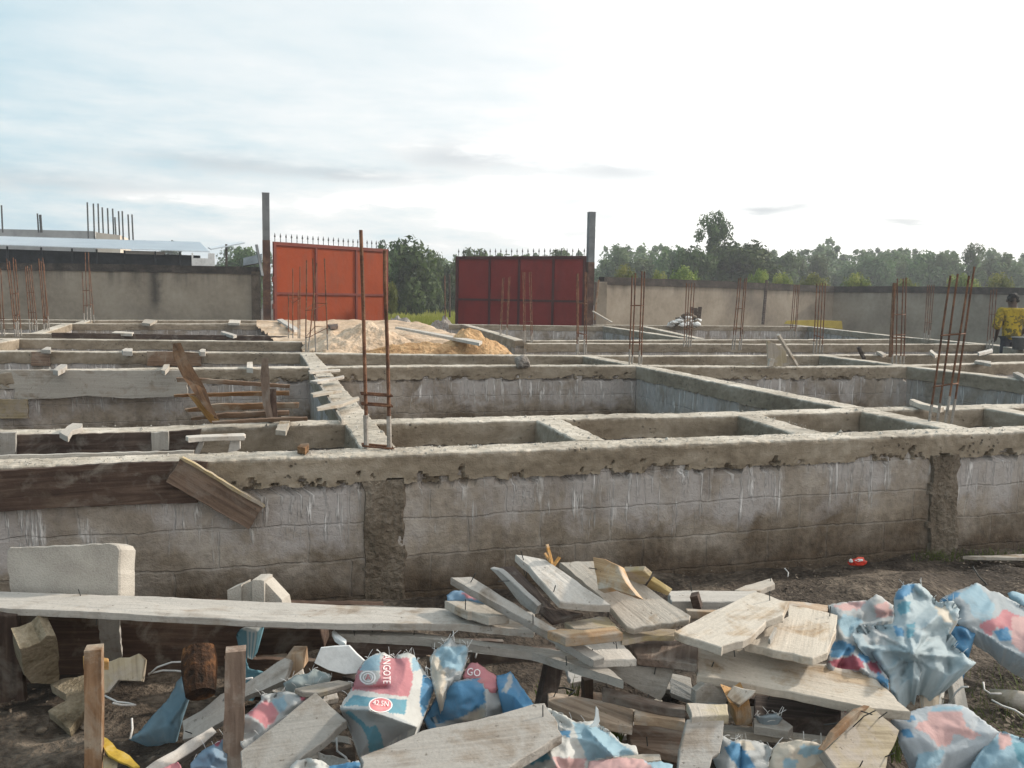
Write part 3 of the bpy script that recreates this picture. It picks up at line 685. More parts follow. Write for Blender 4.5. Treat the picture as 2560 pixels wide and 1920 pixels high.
# unfinished building behind, bars sticking up
ub = empty('unfinished_building', (-18, 60, 0), 'unfinished grey building with starter bars above the zinc roof', 'building')
a = Pd(-200, 568, 60); b = Pd(237, 578, 60); mb = MB(); mb.add([Vector((q.x, q.y+o, z)) for q, zt in ((a, a.z), (b, b.z)) for o in (0, 6) for z in (0, zt)], [(0, 4, 5, 1), (2, 3, 7, 6), (0, 1, 3, 2), (4, 6, 7, 5), (1, 5, 7, 3)])
mb.build('wall', M['grey_render'], ub)
a = Pd(240, 581, 58); b = Pd(300, 588, 58); mb = MB(); mb.add([Vector((q.x, q.y+o, z)) for q in (a, b) for o in (0, 5) for z in (0, q.z)], [(0, 4, 5, 1), (2, 3, 7, 6), (0, 1, 3, 2), (4, 6, 7, 5), (1, 5, 7, 3)])
mb.build('stair_block', M['cream_render'], ub)
for (x, yt, yb) in ((690, 82, 355), (738, 92, 360), (775, 92, 362), (808, 122, 330), (850, 128, 365), (890, 132, 330), (908, 200, 345), (937, 152, 360), (966, 152, 365), (1012, 178, 360), (1043, 178, 362), (12, 105, 300), (296, 170, 300), (314, 180, 300), (322, 180, 300)):
    u, vt = px('r1', x, yt); _, vb = px('r1', x+10, yb+20); mb = MB(); p = Pd(u, vt, 59); q = Pd(u+3, vb, 59)
    mb.tube([q, p], .055, 5); mb.build('starter_bar', M['spike'], ub)

M['litter'] = mk_rough('brown_litter', ((.05, .04, .028), (.12, .095, .07), (.22, .18, .14)), 6, 40, .004)
# ================================================================== REBAR CAGES
def cage(fr, rods, stirrups, label, r=.009, spread=.07, zb=.79, greybase=True, group='rebar starter cages on the foundation', depth=None, tilt=0):
    P0 = [Pz(*px(fr, x, y), zb) for x, y, _, _ in rods]
    D = depth or sorted(depth_of(p) for p in P0)[len(rods)//2]
    c = Pd(*px(fr, rods[0][0], rods[0][1]), D)
    root = empty('rebar_cage', (c.x, c.y, zb), label, 'rebar cage', group)
    lines = []
    for i, (xb, yb, xt, yt) in enumerate(rods):
        off = (spread if i % 2 else -spread) if len(rods) > 2 else 0
        ub, vb = px(fr, xb, yb); ut, vt = px(fr, xt, yt)
        b = Pd(ub, vb, D+off); b.z = zb-.03; t = Pd(ut, vt, D+off)
        lines.append((b, t)); mb = MB(); pts = []
        for k in range(7):
            a = k/6; w = .006*(t-b).length
            pts.append(b.lerp(t, a)+Vector((w*nz(a*2, i, D), 0, 0))*(1 if 0 < k < 6 else 0))
        cut = .16 if greybase else 0
        mb.tube(pts, r, 6); mb.build('rebar_rod', M['rust'], root)
        if greybase:
            mb = MB(); mb.tube([b.lerp(t, 0), b.lerp(t, .10+.12*random.random())], r+.003, 6); mb.build('cement_crust', M['rebar_grey'], root)
    for ys in stirrups:
        pts = []
        for i, (b, t) in enumerate(lines):
            xb, yb, xt, yt = rods[i]; a = (ys-yb)/(yt-yb); pts.append(b.lerp(t, a))
        if len(pts) == 2:
            a, b = pts; e = (b-a).normalized()*.02; o = Vector((0, .05, 0)); loop = [a-e-o*.4, b+e-o*.4, b+e+o, a-e+o, a-e-o*.4]
        else:
            fr_ = [p for i, p in enumerate(pts) if i % 2 == 0]; bk = [p for i, p in enumerate(pts) if i % 2]
            loop = [fr_[0]]+fr_[1:]+bk[::-1]+[fr_[0]]
            m_ = sum(loop[:-1], Vector())/len(loop[:-1]); loop = [m_+(p-m_)*1.10 for p in loop]
        mb = MB(); mb.tube(loop, r*.62, 5); mb.build('stirrup', M['rust'], root)
    return root
random.seed(5)
cage('z2', [(700, 1610, 668, 388), (828, 1600, 801, 500)], (1280, 1562, 1335), 'pair of very tall rods tied like a ladder, nearest the camera in the middle', 0.0100)
cage('z2', [(364, 1058, 369, 555), (420, 1130, 402, 545), (376, 1062, 425, 570), (487, 1125, 467, 545)], (820, 965), 'four-rod cage where two beams meet in front of the orange gate leaf', 0.0088, .1)
cage('z2', [(292, 935, 292, 600), (268, 930, 268, 740), (331, 990, 332, 590), (322, 1000, 322, 720)], (760,), 'short thin rods on the far beam before the left part of the orange leaf', 0.0088, .1, depth=15.5)
cage('z2', [(1437, 965, 1452, 655), (1443, 968, 1460, 650), (1472, 970, 1486, 650), (1478, 968, 1493, 645)], (780, 885), 'narrow cage in front of the dark red leaf, left of the other two there', 0.0080)
cage('z2', [(1570, 1000, 1564, 620), (1577, 1000, 1574, 622), (1611, 1005, 1599, 620), (1618, 1003, 1608, 618)], (785, 888), 'four-rod cage with a pale tie in front of the middle of the dark red leaf', 0.0080)
cage('z2', [(1862, 1080, 1864, 630), (1871, 1078, 1870, 625), (1904, 1065, 1908, 620), (1914, 1065, 1916, 622)], (958, 790), 'four-rod cage in front of the right gate post', 0.0088)
cage('z3', [(30, 1130, 45, 640), (45, 1132, 63, 625), (84, 1130, 99, 615), (96, 1130, 114, 617)], (1000, 800), 'tall four-rod cage at the beam corner just right of the gate', 0.0088)
cage('z3', [(333, 985, 346, 680), (346, 985, 360, 685), (359, 988, 375, 678), (371, 985, 391, 680)], (900,), 'thin cage in front of the rubbish heap by the right wall', 0.0088, .1, depth=15.6)
cage('z3', [(600, 1008, 635, 655), (612, 1006, 646, 650), (638, 1015, 668, 655), (648, 1015, 678, 652)], (805, 905), 'slightly leaning cage left of the wooden pole at the right wall', 0.0088, depth=14.8)
cage('z3', [(922, 895, 942, 690), (932, 895, 951, 690), (948, 898, 962, 690), (955, 898, 970, 690)], (855,), 'faint distant cage above the yellow board', 0.0096, depth=20)
cage('z3', [(1047, 1075, 1067, 685), (1063, 1070, 1084, 680), (1082, 1065, 1098, 680), (1097, 1060, 1114, 682)], (970,), 'dark four-rod cage left of the wall corner, right of the yellow board', 0.0088)
cage('z3', [(1485, 1125, 1494, 680), (1507, 1127, 1512, 655), (1529, 1130, 1545, 655), (1547, 1130, 1560, 650)], (960, 975, 850), 'dense dark cage with a brown board inside in front of the side wall', 0.0096)
cage('z3', [(1660, 970, 1680, 690), (1672, 970, 1690, 690), (1684, 972, 1702, 692), (1692, 970, 1715, 690)], (880,), 'faint four-rod cage standing on the far corner right of the dense one', 0.0104, depth=20)
cage('z3', [(1687, 1440, 1806, 640), (1733, 1440, 1846, 630), (1775, 1460, 1908, 640), (1812, 1455, 1938, 590)], (958, 1232, 1465), 'large cage leaning right on the front beam, nearest at the right', 0.0080, .06)
cage('z3', [(2008, 1005, 2030, 720), (2022, 1005, 2045, 715), (2040, 1005, 2062, 715)], (835,), 'faint cage left of the person in the yellow shirt', 0.0096, .1, depth=16.5)
cage('z1', [(25, 965, 3, 600), (12, 965, -12, 600)], (870,), 'partly cropped pair of rods at the left picture edge', 0.0096)
cage('z1', [(85, 970, 36, 545), (95, 968, 50, 560), (103, 965, 72, 540), (118, 975, 85, 550)], (735, 852), 'rod cage leaning left nearest the left picture edge', 0.0096, .08)
cage('z1', [(165, 945, 140, 590), (180, 945, 150, 585), (207, 945, 172, 580), (196, 945, 163, 600)], (730, 840), 'second cage from the left edge, its rods leaning left', 0.0096, .08, depth=17)
cage('z1', [(245, 945, 214, 545), (252, 940, 226, 560), (272, 920, 236, 540), (262, 930, 243, 575)], (860,), 'third leaning cage from the left, next to the cream wall face', 0.0096, .08, depth=17)
cage('z1', [(465, 870, 455, 620), (482, 872, 471, 510), (502, 880, 489, 510), (520, 878, 496, 600)], (785, 710), 'tall cage on the far beam in the middle of the left wall', 0.0112, .12, depth=22)
mb = MB(); p = Pz(*px('z3', 1525, 1100), .79); mb.box((p.x-.025, p.y+.2, .8), (p.x+.03, p.y+.225, 1.92), .006)
tag(mb.build('upright_board', M['boardbrown']), 'dark narrow board upright inside the dense rod cage at right', 'board')

# ================================================================== BOARDS (general slab builder)
def slab(name, pts, plane, th, mat, label, cat, group=None, parent=None, nails=0, rough=.003, push=0):
    """pts: pixel outline; plane: ('z',h) ('y',Y) ('d',depth) or three (u,v,z) -> one board of real thickness"""
    if plane[0] == 'z': p0, n = Vector((0, 0, plane[1])), Vector((0, 0, 1))
    elif plane[0] == 'y': p0, n = Vector((0, plane[1], 0)), Vector((0, -1, 0))
    else:
        if len(plane[0]) == 3: q = [Pz(*a) for a in plane]
        else: q = [Pd(*a[1:]) for a in plane]
        p0 = q[0]; n = (q[1]-q[0]).cross(q[2]-q[0]).normalized()
    if n.dot(CAM-p0) < 0: n = -n
    W3 = [Pplane(u, v, p0, n) for u, v in pts]
    L = max(range(len(W3)), key=lambda i: (W3[(i+1) % len(W3)]-W3[i]).length)
    x = (W3[(L+1) % len(W3)]-W3[L]).normalized(); y = n.cross(x); c = sum(W3, Vector())/len(W3)
    Mx = Matrix(((x.x, y.x, n.x, c.x), (x.y, y.y, n.y, c.y), (x.z, y.z, n.z, c.z), (0, 0, 0, 1)))
    loc = [Vector(((p-c).dot(x), (p-c).dot(y))) for p in W3]
    area = sum(a.x*b.y-b.x*a.y for a, b in zip(loc, loc[1:]+loc[:1]))
    if area < 0: loc.reverse()
    ring = []
    for a, b in zip(loc, loc[1:]+loc[:1]):
        l = (b-a).length; k = max(1, int(l/.03)); e = (b-a)/max(l, 1e-6); q = Vector((e.y, -e.x))
        endgrain = abs(e.x) < .5
        for i in range(k):
            t = i/k; j = (rough*(2.0 if endgrain else .8)) if i else rough*.5
            ring.append(a+(b-a)*t+q*j*random.uniform(-1, 1))
    m = len(ring); bv = min(.003, th*.2); cc = sum(ring, Vector((0, 0)))/m
    def inset(p): d = cc-p; return p+d.normalized()*bv if d.length > 0 else p
    wob = lambda p: .0035*nz(p.x*6, p.y*6, c.x*9) if name != 'x' else 0
    vs = [Vector((*inset(p), wob(p)))for p in ring]+[Vector((*p, -bv+wob(p))) for p in ring]+[Vector((*p, -th+bv)) for p in ring]+[Vector((*inset(p), -th)) for p in ring]
    fs = [tuple(range(m)), tuple(reversed(range(3*m, 4*m)))]
    for s in range(3):
        for i in range(m): fs.append((s*m+i, (s+1)*m+i, (s+1)*m+(i+1) % m, s*m+(i+1) % m))
    o = mesh_obj(name, vs, fs, mat, None, M=Mx)
    if parent:
        o.parent = parent; o.matrix_parent_inverse = parent.matrix_world.inverted()
    if label: tag(o, label, cat, group)
    Mi = Mx.inverted()
    for k in range(nails):
        i = random.randrange(len(loc)); a = loc[i]; b = loc[(i+1) % len(loc)]; t = random.uniform(.1, .9)
        p = (a+(b-a)*t)*.86; up = random.random() < .6
        mb = MB(); h = random.uniform(.025, .05); tx, ty = random.uniform(-.3, .3), random.uniform(-.3, .3)
        z0 = -.004 if up else -th+.004; s = 1 if up else -1
        mb.tube([(p.x, p.y, z0), (p.x+tx*h, p.y+ty*h, z0+s*h)], .0019, 5)
        nl = mesh_obj('nail', [Mx @ v for v in mb.v], mb.f, M['spike']); nl.parent = o; nl.matrix_parent_inverse = Mi
    return o
def q_(fr, *pts): return [px(fr, *p) for p in pts]
def mixp(*items):
    out = []
    for fr, x, y in items: out.append(px(fr, x, y))
    return out
def T(a, za, b, zb_, c, zc): return ((*a, za), (*b, zb_), (*c, zc))
random.seed(11)
# --- formwork on the left part of the foundation
slab('formwork_board', mixp(('z4', -250, 425), ('z4', 0, 402), ('z4', 900, 345), ('z4', 1500, 325), ('z4', 1640, 335), ('z4', 1560, 655), ('z4', 1100, 670), ('z4', 500, 692), ('z4', 0, 726), ('z4', -250, 740)), ('y', 4.385), .03, M['brown'],
     'long dark brown formwork board still fixed to the front wall at left', 'formwork board', nails=3)
slab('formwork_board', q_('z4', (1420, 308), (1520, 352), (1890, 575), (2085, 688), (1962, 865), (1310, 490)), ('y', 4.33), .03, M['boardbrown'],
     'brown board hanging diagonally off the front wall with a pale lit edge', 'formwork board', nails=2)
slab('raw_edge_painted_lit', q_('z4', (1415, 302), (1440, 298), (1528, 340), (1900, 564), (2096, 682), (2084, 697), (1888, 586), (1514, 360)), ('y', 4.322), .04, M['yellowwood'], None, None, parent=bpy.data.objects['formwork_board.001'])  # pale strip on the raw wood edge, sunlight put into its colour
slab('formwork_board', mixp(('q3', -80, 890), ('q3', 0, 884), ('q3', 1342, 848), ('q3', 1330, 900), ('q3', 0, 950), ('q3', -80, 955)), ('y', 4.63), .025, M['plank_grey'],
     'long grey board on edge along the back of the front beam at left', 'formwork board')
slab('formwork_board', q_('q3', (1345, 880), (1350, 850), (1385, 770), (1412, 772), (1400, 830), (1372, 885)), ('y', 4.78), .12, M['plank'], 'short pale cross board, left one of the two bridging the front beams', 'formwork board', 'short cross boards')
slab('formwork_board', q_('q3', (1575, 868), (1600, 760), (1660, 755), (1660, 835), (1610, 868)), ('y', 4.78), .10, M['plank'], 'short pale cross board, right one of the two bridging the front beams', 'formwork board', 'short cross boards')
slab('formwork_board', q_('q3', (108, 742), (1050, 722), (1048, 850), (108, 880)), ('y', 5.375), .03, M['brown'], 'long reddish brown board on the second beam at left', 'formwork board')
slab('formwork_board', q_('q3', (1045, 722), (1165, 716), (1165, 845), (1047, 850)), ('y', 5.35), .025, M['plank_grey'], 'upright grey cleat between the two brown boards on the second beam', 'formwork board')
slab('formwork_board', q_('q3', (1168, 716), (1392, 700), (1395, 775), (1340, 850), (1168, 848)), ('y', 5.372), .03, M['brown'], 'short dark board on the second beam right of the grey cleat', 'formwork board')
slab('formwork_board', q_('q3', (-60, 725), (108, 725), (110, 878), (-60, 885)), ('y', 5.34), .03, M['plank_grey'], 'pale board at the left picture edge on the second beam', 'formwork board')
slab('stick', q_('q3', (1285, 742), (1390, 735), (1690, 725), (1692, 745), (1400, 752), (1300, 760)), ('z', .85), .025, M['plank'], 'thin grey stick laid across the two short cross boards', 'stick')
slab('formwork_board', mixp(('q3', -60, 290), ('q3', 300, 292), ('q3', 1295, 295), ('q3', 1295, 470), ('q3', 900, 488), ('q3', 600, 470), ('q3', 400, 488), ('q3', 190, 494), ('q3', 95, 488), ('q3', 100, 420), ('q3', -60, 425)), ('y', 9.50), .04, M['plank_grey'],
     'long wide grey board on the face of the third beam at left', 'formwork board')
slab('formwork_board', q_('q3', (-60, 494), (190, 494), (195, 625), (-60, 628)), ('y', 9.44), .04, M['yellowwood'], 'yellowish board at the left edge against the third wall', 'formwork board')
slab('formwork_board', q_('q3', (215, 165), (345, 163), (345, 262), (215, 262)), ('y', 12.50), .04, M['midbrown'], 'reddish board patch on the fourth beam, far left', 'formwork board')
slab('formwork_board', q_('q3', (1015, 163), (1270, 165), (1390, 175), (1390, 262), (1015, 262)), ('y', 12.22), .04, M['midbrown'], 'reddish brown board on the fourth beam behind the tall slanting board', 'formwork board')
slab('formwork_board', q_('z1', (285, 955), (1590, 975), (1590, 1000), (1300, 998), (285, 985)), ('y', 16.75), .08, M['brown'], 'long dark board on edge on the far beam left of the sand', 'formwork board')
# ties resting on the beams at left
TIES = [('q3', [(410, 722), (500, 655), (570, 658), (565, 690), (500, 705), (470, 752)], .83, .03, 'splintered pale block on the second beam near the left edge'),
        ('q3', [(1905, 705), (1945, 610), (2018, 610), (2005, 640), (1975, 712)], .83, .03, 'pale short block on the second beam right of the stacked laths'),
        ('q3', [(365, 290), (420, 248), (465, 250), (455, 270), (400, 296)], .83, .05, 'small pale tie on the third beam, far left'),
        ('q3', [(1112, 290), (1135, 250), (1172, 248), (1165, 270), (1140, 294)], .83, .05, 'small pale tie on the third beam left of the slanting board'),
        ('q3', [(1705, 275), (1708, 236), (1745, 234), (1748, 280)], .84, .05, 'upright looking pale tie on the third beam by the second slanting board'),
        ('q3', [(285, 148), (325, 128), (352, 132), (350, 152)], .83, .05, 'tiny pale tie on the fourth beam, far left'),
        ('q3', [(842, 150), (870, 138), (915, 138), (915, 162), (850, 160)], .83, .06, 'tiny white tie on the fourth beam, middle one'),
        ('q3', [(1375, 155), (1395, 142), (1422, 145), (1418, 165), (1385, 165)], .83, .06, 'tiny brownish tie on the fourth beam, right one'),
        ('z1', [(785, 900), (800, 880), (870, 884), (830, 905)], .84, .06, 'pale tie on the farthest left beam, left one'),
        ('z1', [(1262, 900), (1270, 882), (1330, 885), (1325, 902)], .84, .06, 'pale tie on the farthest left beam, right one'),
        ('z1', [(615, 955), (640, 945), (740, 952), (730, 960)], .84, .05, 'flat pale offcut lying on the far beam, left one'),
        ('z1', [(1220, 950), (1235, 945), (1310, 966), (1290, 972)], .84, .05, 'flat pale offcut lying on the far beam, right one'),
        ('q3', [(2055, 820), (2075, 798), (2135, 795), (2135, 812), (2110, 832)], .83, .035, 'small rusty brown block on the front beam left of the tall rods')]
for fr, pp, z, th, lb in TIES: slab('wood_tie', q_(fr, *pp), ('z', z), th, M['midbrown'] if 'rusty' in lb else M['plank'], lb, 'wood block', 'wood ties on the beams')
STK = [((195, 405), (415, 392), (415, 400), (205, 415)), ((205, 475), (440, 438), (445, 446), (260, 482)), ((210, 562), (300, 540), (420, 530), (430, 538), (230, 572)), ((250, 655), (540, 582), (550, 592), (420, 640), (260, 664))]
nm = ['farthest', 'second farthest', 'third farthest', 'nearest']
for s, n_ in zip(STK, nm): slab('stick', q_('q4', *s), ('z', .86), .022, M['plank'], n_+' of the four thin sticks lying across the narrow beam', 'stick', 'sticks across the narrow beam')
slab('formwork_board', q_('q4', (205, 395), (222, 392), (440, 742), (425, 745)), ('z', .825), .03, M['plank'], 'long narrow batten along the left edge of the narrow beam under the sticks', 'formwork board')
# upright curved boards + laths
def bent(name, L, R, th, mat, label, depth):
    """board given by left/right pixel chains bottom to top, at a depth per station"""
    vs = []; n = len(L)
    for (a, b, d) in zip(L, R, depth):
        for off in (0, th):
            vs.append(Pd(*a, d+off)); vs.append(Pd(*b, d+off))
    fs = []
    for i in range(n-1):
        k = 4*i
        fs += [(k, k+1, k+5, k+4), (k+3, k+2, k+6, k+7), (k+2, k, k+4, k+6), (k+1, k+3, k+7, k+5)]
    fs += [(1, 0, 2, 3), (4*n-4, 4*n-3, 4*n-1, 4*n-2)]
    c = sum(vs, Vector())/len(vs); ax = (vs[-2]-vs[0]).normalized(); z = Vector((0, -1, 0)); y = z.cross(ax).normalized(); z = ax.cross(y)
    Mx = Matrix(((ax.x, y.x, z.x, c.x), (ax.y, y.y, z.y, c.y), (ax.z, y.z, z.z, c.z), (0, 0, 0, 1))); Mi = Mx.inverted()
    return tag(mesh_obj(name, [Mi @ v for v in vs], fs, mat, None, M=Mx), label, 'board')
bent('slanting_board', q_('z1', (1140, 1380), (1075, 1290), (1010, 1200), (955, 1090), (955, 1015)), q_('z1', (1215, 1440), (1165, 1350), (1140, 1270), (1050, 1120), (998, 1010)), .10, M['boardbrown'], 'tall curved board leaning left out of the cell behind the second beam', (5.35, 5.4, 5.45, 5.5, 5.55))
slab('slanting_board', q_('z1', (1040, 1300), (1090, 1310), (1215, 1440), (1205, 1465), (1165, 1455)), ('y', 5.80), .04, M['fresh'], 'orange brown lower board crossing behind the tall curved board', 'board')
bent('slanting_board', q_('z1', (1480, 1445), (1452, 1350), (1440, 1200), (1448, 1095)), q_('z1', (1515, 1445), (1495, 1340), (1490, 1200), (1482, 1092)), .09, M['boardbrown'], 'brown curved board standing near upright beside the laths', (5.4, 5.45, 5.5, 5.5))
bent('slanting_board', q_('z1', (1490, 1440), (1488, 1350), (1492, 1265)), q_('z1', (1540, 1450), (1530, 1360), (1526, 1265)), .06, M['brown'], 'short dark upright board against the near upright curved board', (5.5, 5.55, 5.6))
LA = [((975, 1205), (1100, 1208), (1605, 1245), (1600, 1262), (980, 1228), 8.6, .80), ((960, 1300), (1400, 1282), (1600, 1280), (1600, 1302), (965, 1312), 8.4, .72), ((1020, 1380), (1200, 1350), (1655, 1345), (1650, 1372), (1030, 1395), 7.6, .68),
      ((1055, 1428), (1250, 1400), (1600, 1388), (1600, 1410), (1060, 1440), 7.0, .64), ((1170, 1450), (1500, 1430), (1700, 1425), (1700, 1442), (1180, 1462), 6.6, .64)]
ln = ['topmost and longest', 'second from the top', 'middle', 'second from the bottom', 'bottom']
for i, l in enumerate(LA): slab('lath', q_('z1', *l[:5]), ('y', l[5]-1.2), .06, M['midbrown'] if i in (0, 2) else M['boardbrown'], ln[i]+' of the five brown laths stacked in the left cell', 'lath', 'laths stacked in the left cell')
# right side bits
slab('plywood_board', q_('z3', (792, 1000), (895, 1040), (903, 1140), (800, 1142)), ('y', 9.35), .03, M['yellowwood'], 'pale plywood board standing upright on the third beam at right', 'board')
mb = MB(); mb.bar(Py(*px('z3', 852, 966), 9.2), Py(*px('z3', 955, 1136), 9.3), .045, .03); tag(mb.build('stick', M['plank']), 'pale stick leaning on the upright plywood board', 'stick')
slab('wood_tie', q_('z3', (800, 1140), (812, 1098), (835, 1100), (825, 1142)), ('y', 9.3), .04, M['plank'], 'small offcut at the foot of the upright plywood board', 'wood block')
mb = MB(); mb.bar(Py(*px('z3', 1296, 1035), 11.2), Py(*px('z3', 1328, 1100), 11.2), .05, .04); tag(mb.build('wood_tie', M['brown']), 'short dark slanting stump on the beam left of the dense cage', 'wood block')
for s, z, lb in (([(1955, 1062), (2035, 1042), (2040, 1052), (1965, 1070)], .86, 'white stick lying on the far right beam left of the picture edge'), ([(1690, 1055), (1700, 1048), (1735, 1075), (1720, 1082)], .84, 'pale chip on the beam behind the large leaning cage'),
                 ([(1938, 1110), (1950, 1105), (2030, 1112), (2030, 1128)], .84, 'grey flat offcut on the right beam below the white stick'), ([(1395, 1055), (1420, 1056), (1450, 1073), (1430, 1078)], .84, 'pale offcut on the beam left of the dense cage'),
                 ([(2150, 1175), (2175, 1170), (2230, 1195), (2212, 1205)], .84, 'dark offcut on the beam at the right picture edge'), ([(1580, 1325), (1600, 1322), (1690, 1350), (1770, 1365), (1740, 1372), (1640, 1350)], .84, 'long whitish splinter on the second beam behind the large leaning cage')):
    slab('wood_offcut', q_('z3', *s), ('z', z), .04, M['plank_grey'] if 'grey' in lb or 'dark' in lb else M['plank'], lb, 'wood offcut')
# yellow board and rubbish heap at the right wall
slab('yellow_board', q_('z3', (890, 905), (905, 888), (1060, 885), (1205, 890), (1210, 936)), ('y', 26.5), .06, M['yellow_board'], 'mustard yellow board standing low against the right wall', 'board')
LUMPS = True
slab('long_plank', q_('z2', (858, 922), (885, 922), (1340, 1000), (1322, 1012)), ((*px('z2', 860, 925), .95), (*px('z2', 1330, 1000), 1.0), (*px('z2', 900, 922), .95)), .04, M['plank'], 'long plank lying across the sand up to the orange heap', 'plank')
slab('plank_edge', q_('z2', (205, 880), (235, 878), (330, 935), (300, 940)), ('z', .90), .05, M['plank'], 'short plank at the left rim of the sand in front of the orange leaf', 'plank')
slab('wood_offcut', q_('z2', (485, 910), (540, 905), (542, 918), (500, 922)), ('z', .90), .06, M['brown'], 'dark chunk on the sand in front of the orange gate leaf', 'wood offcut')
def lump(name, c, r, mat, label, cat, seed=0, sq=(1, 1, 1), parent=None, sub=2):
    bm = bmesh.new(); bmesh.ops.create_icosphere(bm, subdivisions=sub, radius=1)
    for v in bm.verts:
        k = 1+.35*noise.noise(v.co*1.3+Vector((seed, 0, 0)))+.15*noise.noise(v.co*4+Vector((0, seed, 0)))
        v.co = Vector((v.co.x*r*sq[0]*k, v.co.y*r*sq[1]*k, v.co.z*r*sq[2]*k))+Vector(c)
    me = bpy.data.meshes.new(name); bm.to_mesh(me); bm.free(); me.materials.append(mat)
    o = bpy.data.objects.new(name, me); COL.objects.link(o)
    if parent: o.parent = parent; o.matrix_parent_inverse = parent.matrix_world.inverted()
    return tag(o, label, cat)
rh = empty('rubbish_heap', Pd(*px('z3', 335, 915), 26.8), 'rubbish heap of dark and white scraps against the right wall', 'rubbish heap')
rr_ = random.Random(6)
for k in range(64):
    x = rr_.uniform(258, 415); top = 905-(64 if x > 300 else 26)*(1-abs(x-360)/120); y = rr_.uniform(top, 915); wh = y > 870 and rr_.random() < .75
    c = Pd(*px('z3', x, y), 26.8+rr_.uniform(-.3, .3)); lump('white_scrap' if wh else 'dark_scrap', c, rr_.uniform(.05, .12), M['white'] if wh else M['litter'], None, None, k*3.1, (1.3, .6, rr_.uniform(.4, .9)), rh, 1)
for k in range(5):
    a_ = Pd(*px('z3', 375+k*9, 900), 26.9); b_ = Pd(*px('z3', 380+k*9+rr_.uniform(-8, 8), 812+rr_.uniform(0, 14)), 27.1); mb = MB(); mb.bar(a_, b_, .12, .03); mb.build('dark_slat', M['brown'], rh)
p = Pz(*px('z2', 1560, 1125), .82); lump('stone', (p.x, p.y, .84), .09, M['rubble'], 'dark rough stone on the fourth beam below the orange heap', 'stone', 3)

# ================================================================== FOREGROUND DEBRIS: BOARDS
random.seed(23)
GB = 'loose boards in the foreground pile'
slab('long_plank', mixp(('S', -60, 1478), ('S', 300, 1488), ('S', 600, 1502), ('S', 850, 1512), ('S', 1140, 1522), ('S', 1335, 1531), ('S', 1335, 1577), ('S', 1150, 1560), ('S', 850, 1558), ('S', 600, 1550), ('S', 300, 1533), ('S', -60, 1517)), ('z', .43), .026, M['plank'],
     'long pale plank laid level on stakes across the left foreground', 'plank', nails=4)
slab('long_plank', mixp(('S', 840, 1574), ('S', 1050, 1582), ('S', 1345, 1618), ('S', 1500, 1650), ('S', 1560, 1700), ('S', 1330, 1630), ('S', 1050, 1594), ('S', 840, 1584)), ('z', .38), .03, M['plank'],
     'second long plank under the level one, running right beneath the pile', 'plank', nails=3)
slab('stake', q_('L', (-60, 250), (150, 255), (228, 1050), (-60, 1070)), ((*px('L', 0, 250), .41), (*px('L', 0, 1060), .02), (*px('L', 200, 1055), .02)), .03, M['brown'], 'wide dark board holding up the long plank at the left edge', 'stake')
slab('stake', q_('L', (905, 255), (1095, 262), (1125, 640), (1040, 690), (930, 640)), ((*px('L', 905, 260), .41), (*px('L', 930, 660), .12), (*px('L', 1100, 640), .12)), .03, M['plank_grey'], 'grey board upright under the long plank behind the brown stake', 'stake')
def stake(pts_top, z_top, d, w, t, mat, label, vb):
    u, v = pts_top; top = Pd(u, v, d); bot = Pd(u+vb[0], vb[1], d)
    mb = MB(); n = 9; ring = []
    for i in range(n):
        a = i/(n-1); c = top.lerp(bot, a)
        o = [(sx*(w/2+.003*nz(a*7, sx, u)), sy*(t/2)) for sx, sy in ((-1, -1), (1, -1), (1, 1), (-1, 1))]
        k = len(mb.v); mb.v += [c+Vector((ox, oy, 0)) for ox, oy in o]
        if i:
            for s in range(4): mb.f.append((k-4+s, k-4+(s+1) % 4, k+(s+1) % 4, k+s))
        else: mb.f.append((3, 2, 1, 0))
    mb.f.append((k, k+1, k+2, k+3))
    c = top.lerp(bot, .5); Mx = Matrix(((0, 1, 0, c.x), (0, 0, 1, c.y), (1, 0, 0, c.z), (0, 0, 0, 1))); Mi = Mx.inverted()
    return tag(mesh_obj('stake', [Mi @ v for v in mb.v], mb.f, mat, None, M=Mx), label, 'stake')
stake((235, 1618), 0, 2.72, .050, .05, M['midbrown'], 'square brown stake standing nearest at the left, flat cut top', (2, 1990))
stake((590, 1622), 0, 2.72, .062, .05, M['midbrown'], 'split brown stake standing left of the large grey board', (-10, 1990))
stake((1385, 1655), 0, 3.1, .06, .05, M['brown'], 'dark reddish stake under the second long plank', (-30, 1790))
stake((1468, 1695), 0, 3.2, .035, .035, M['brown'], 'thin stake in the dark gap right of the reddish one', (0, 1790))
# B frame cluster
slab('board', q_('B', (880, 132), (1150, 178), (1330, 290), (1760, 600), (1530, 590), (1290, 566), (1000, 240)), T(px('B', 880, 135), .66, px('B', 1290, 570), .56, px('B', 1760, 600), .55), .034, M['plank'], 'pale thick board on top of the pile pointing up left', 'board', GB, nails=4)
slab('board', mixp(('B', 1285, 205), ('B', 1590, 188), ('C', 60, 330), ('C', 250, 420), ('C', 400, 540), ('C', 650, 700), ('C', 640, 735), ('C', 130, 820), ('C', 70, 800), ('B', 1640, 500)), T(px('B', 1290, 210), .60, px('C', 650, 700), .49, px('C', 100, 820), .46), .03, M['plank'], 'wide pale board right of the topmost one, under the split block', 'board', GB, nails=3)
slab('board', q_('B', (1590, 155), (1700, 175), (1822, 228), (1900, 400), (1998, 520), (1750, 440), (1640, 455)), T(px('B', 1590, 155), .66, px('B', 1998, 520), .62, px('B', 1640, 455), .58), .035, M['fresh'], 'cracked tan wood block on the wide pale board', 'board', GB, nails=3)
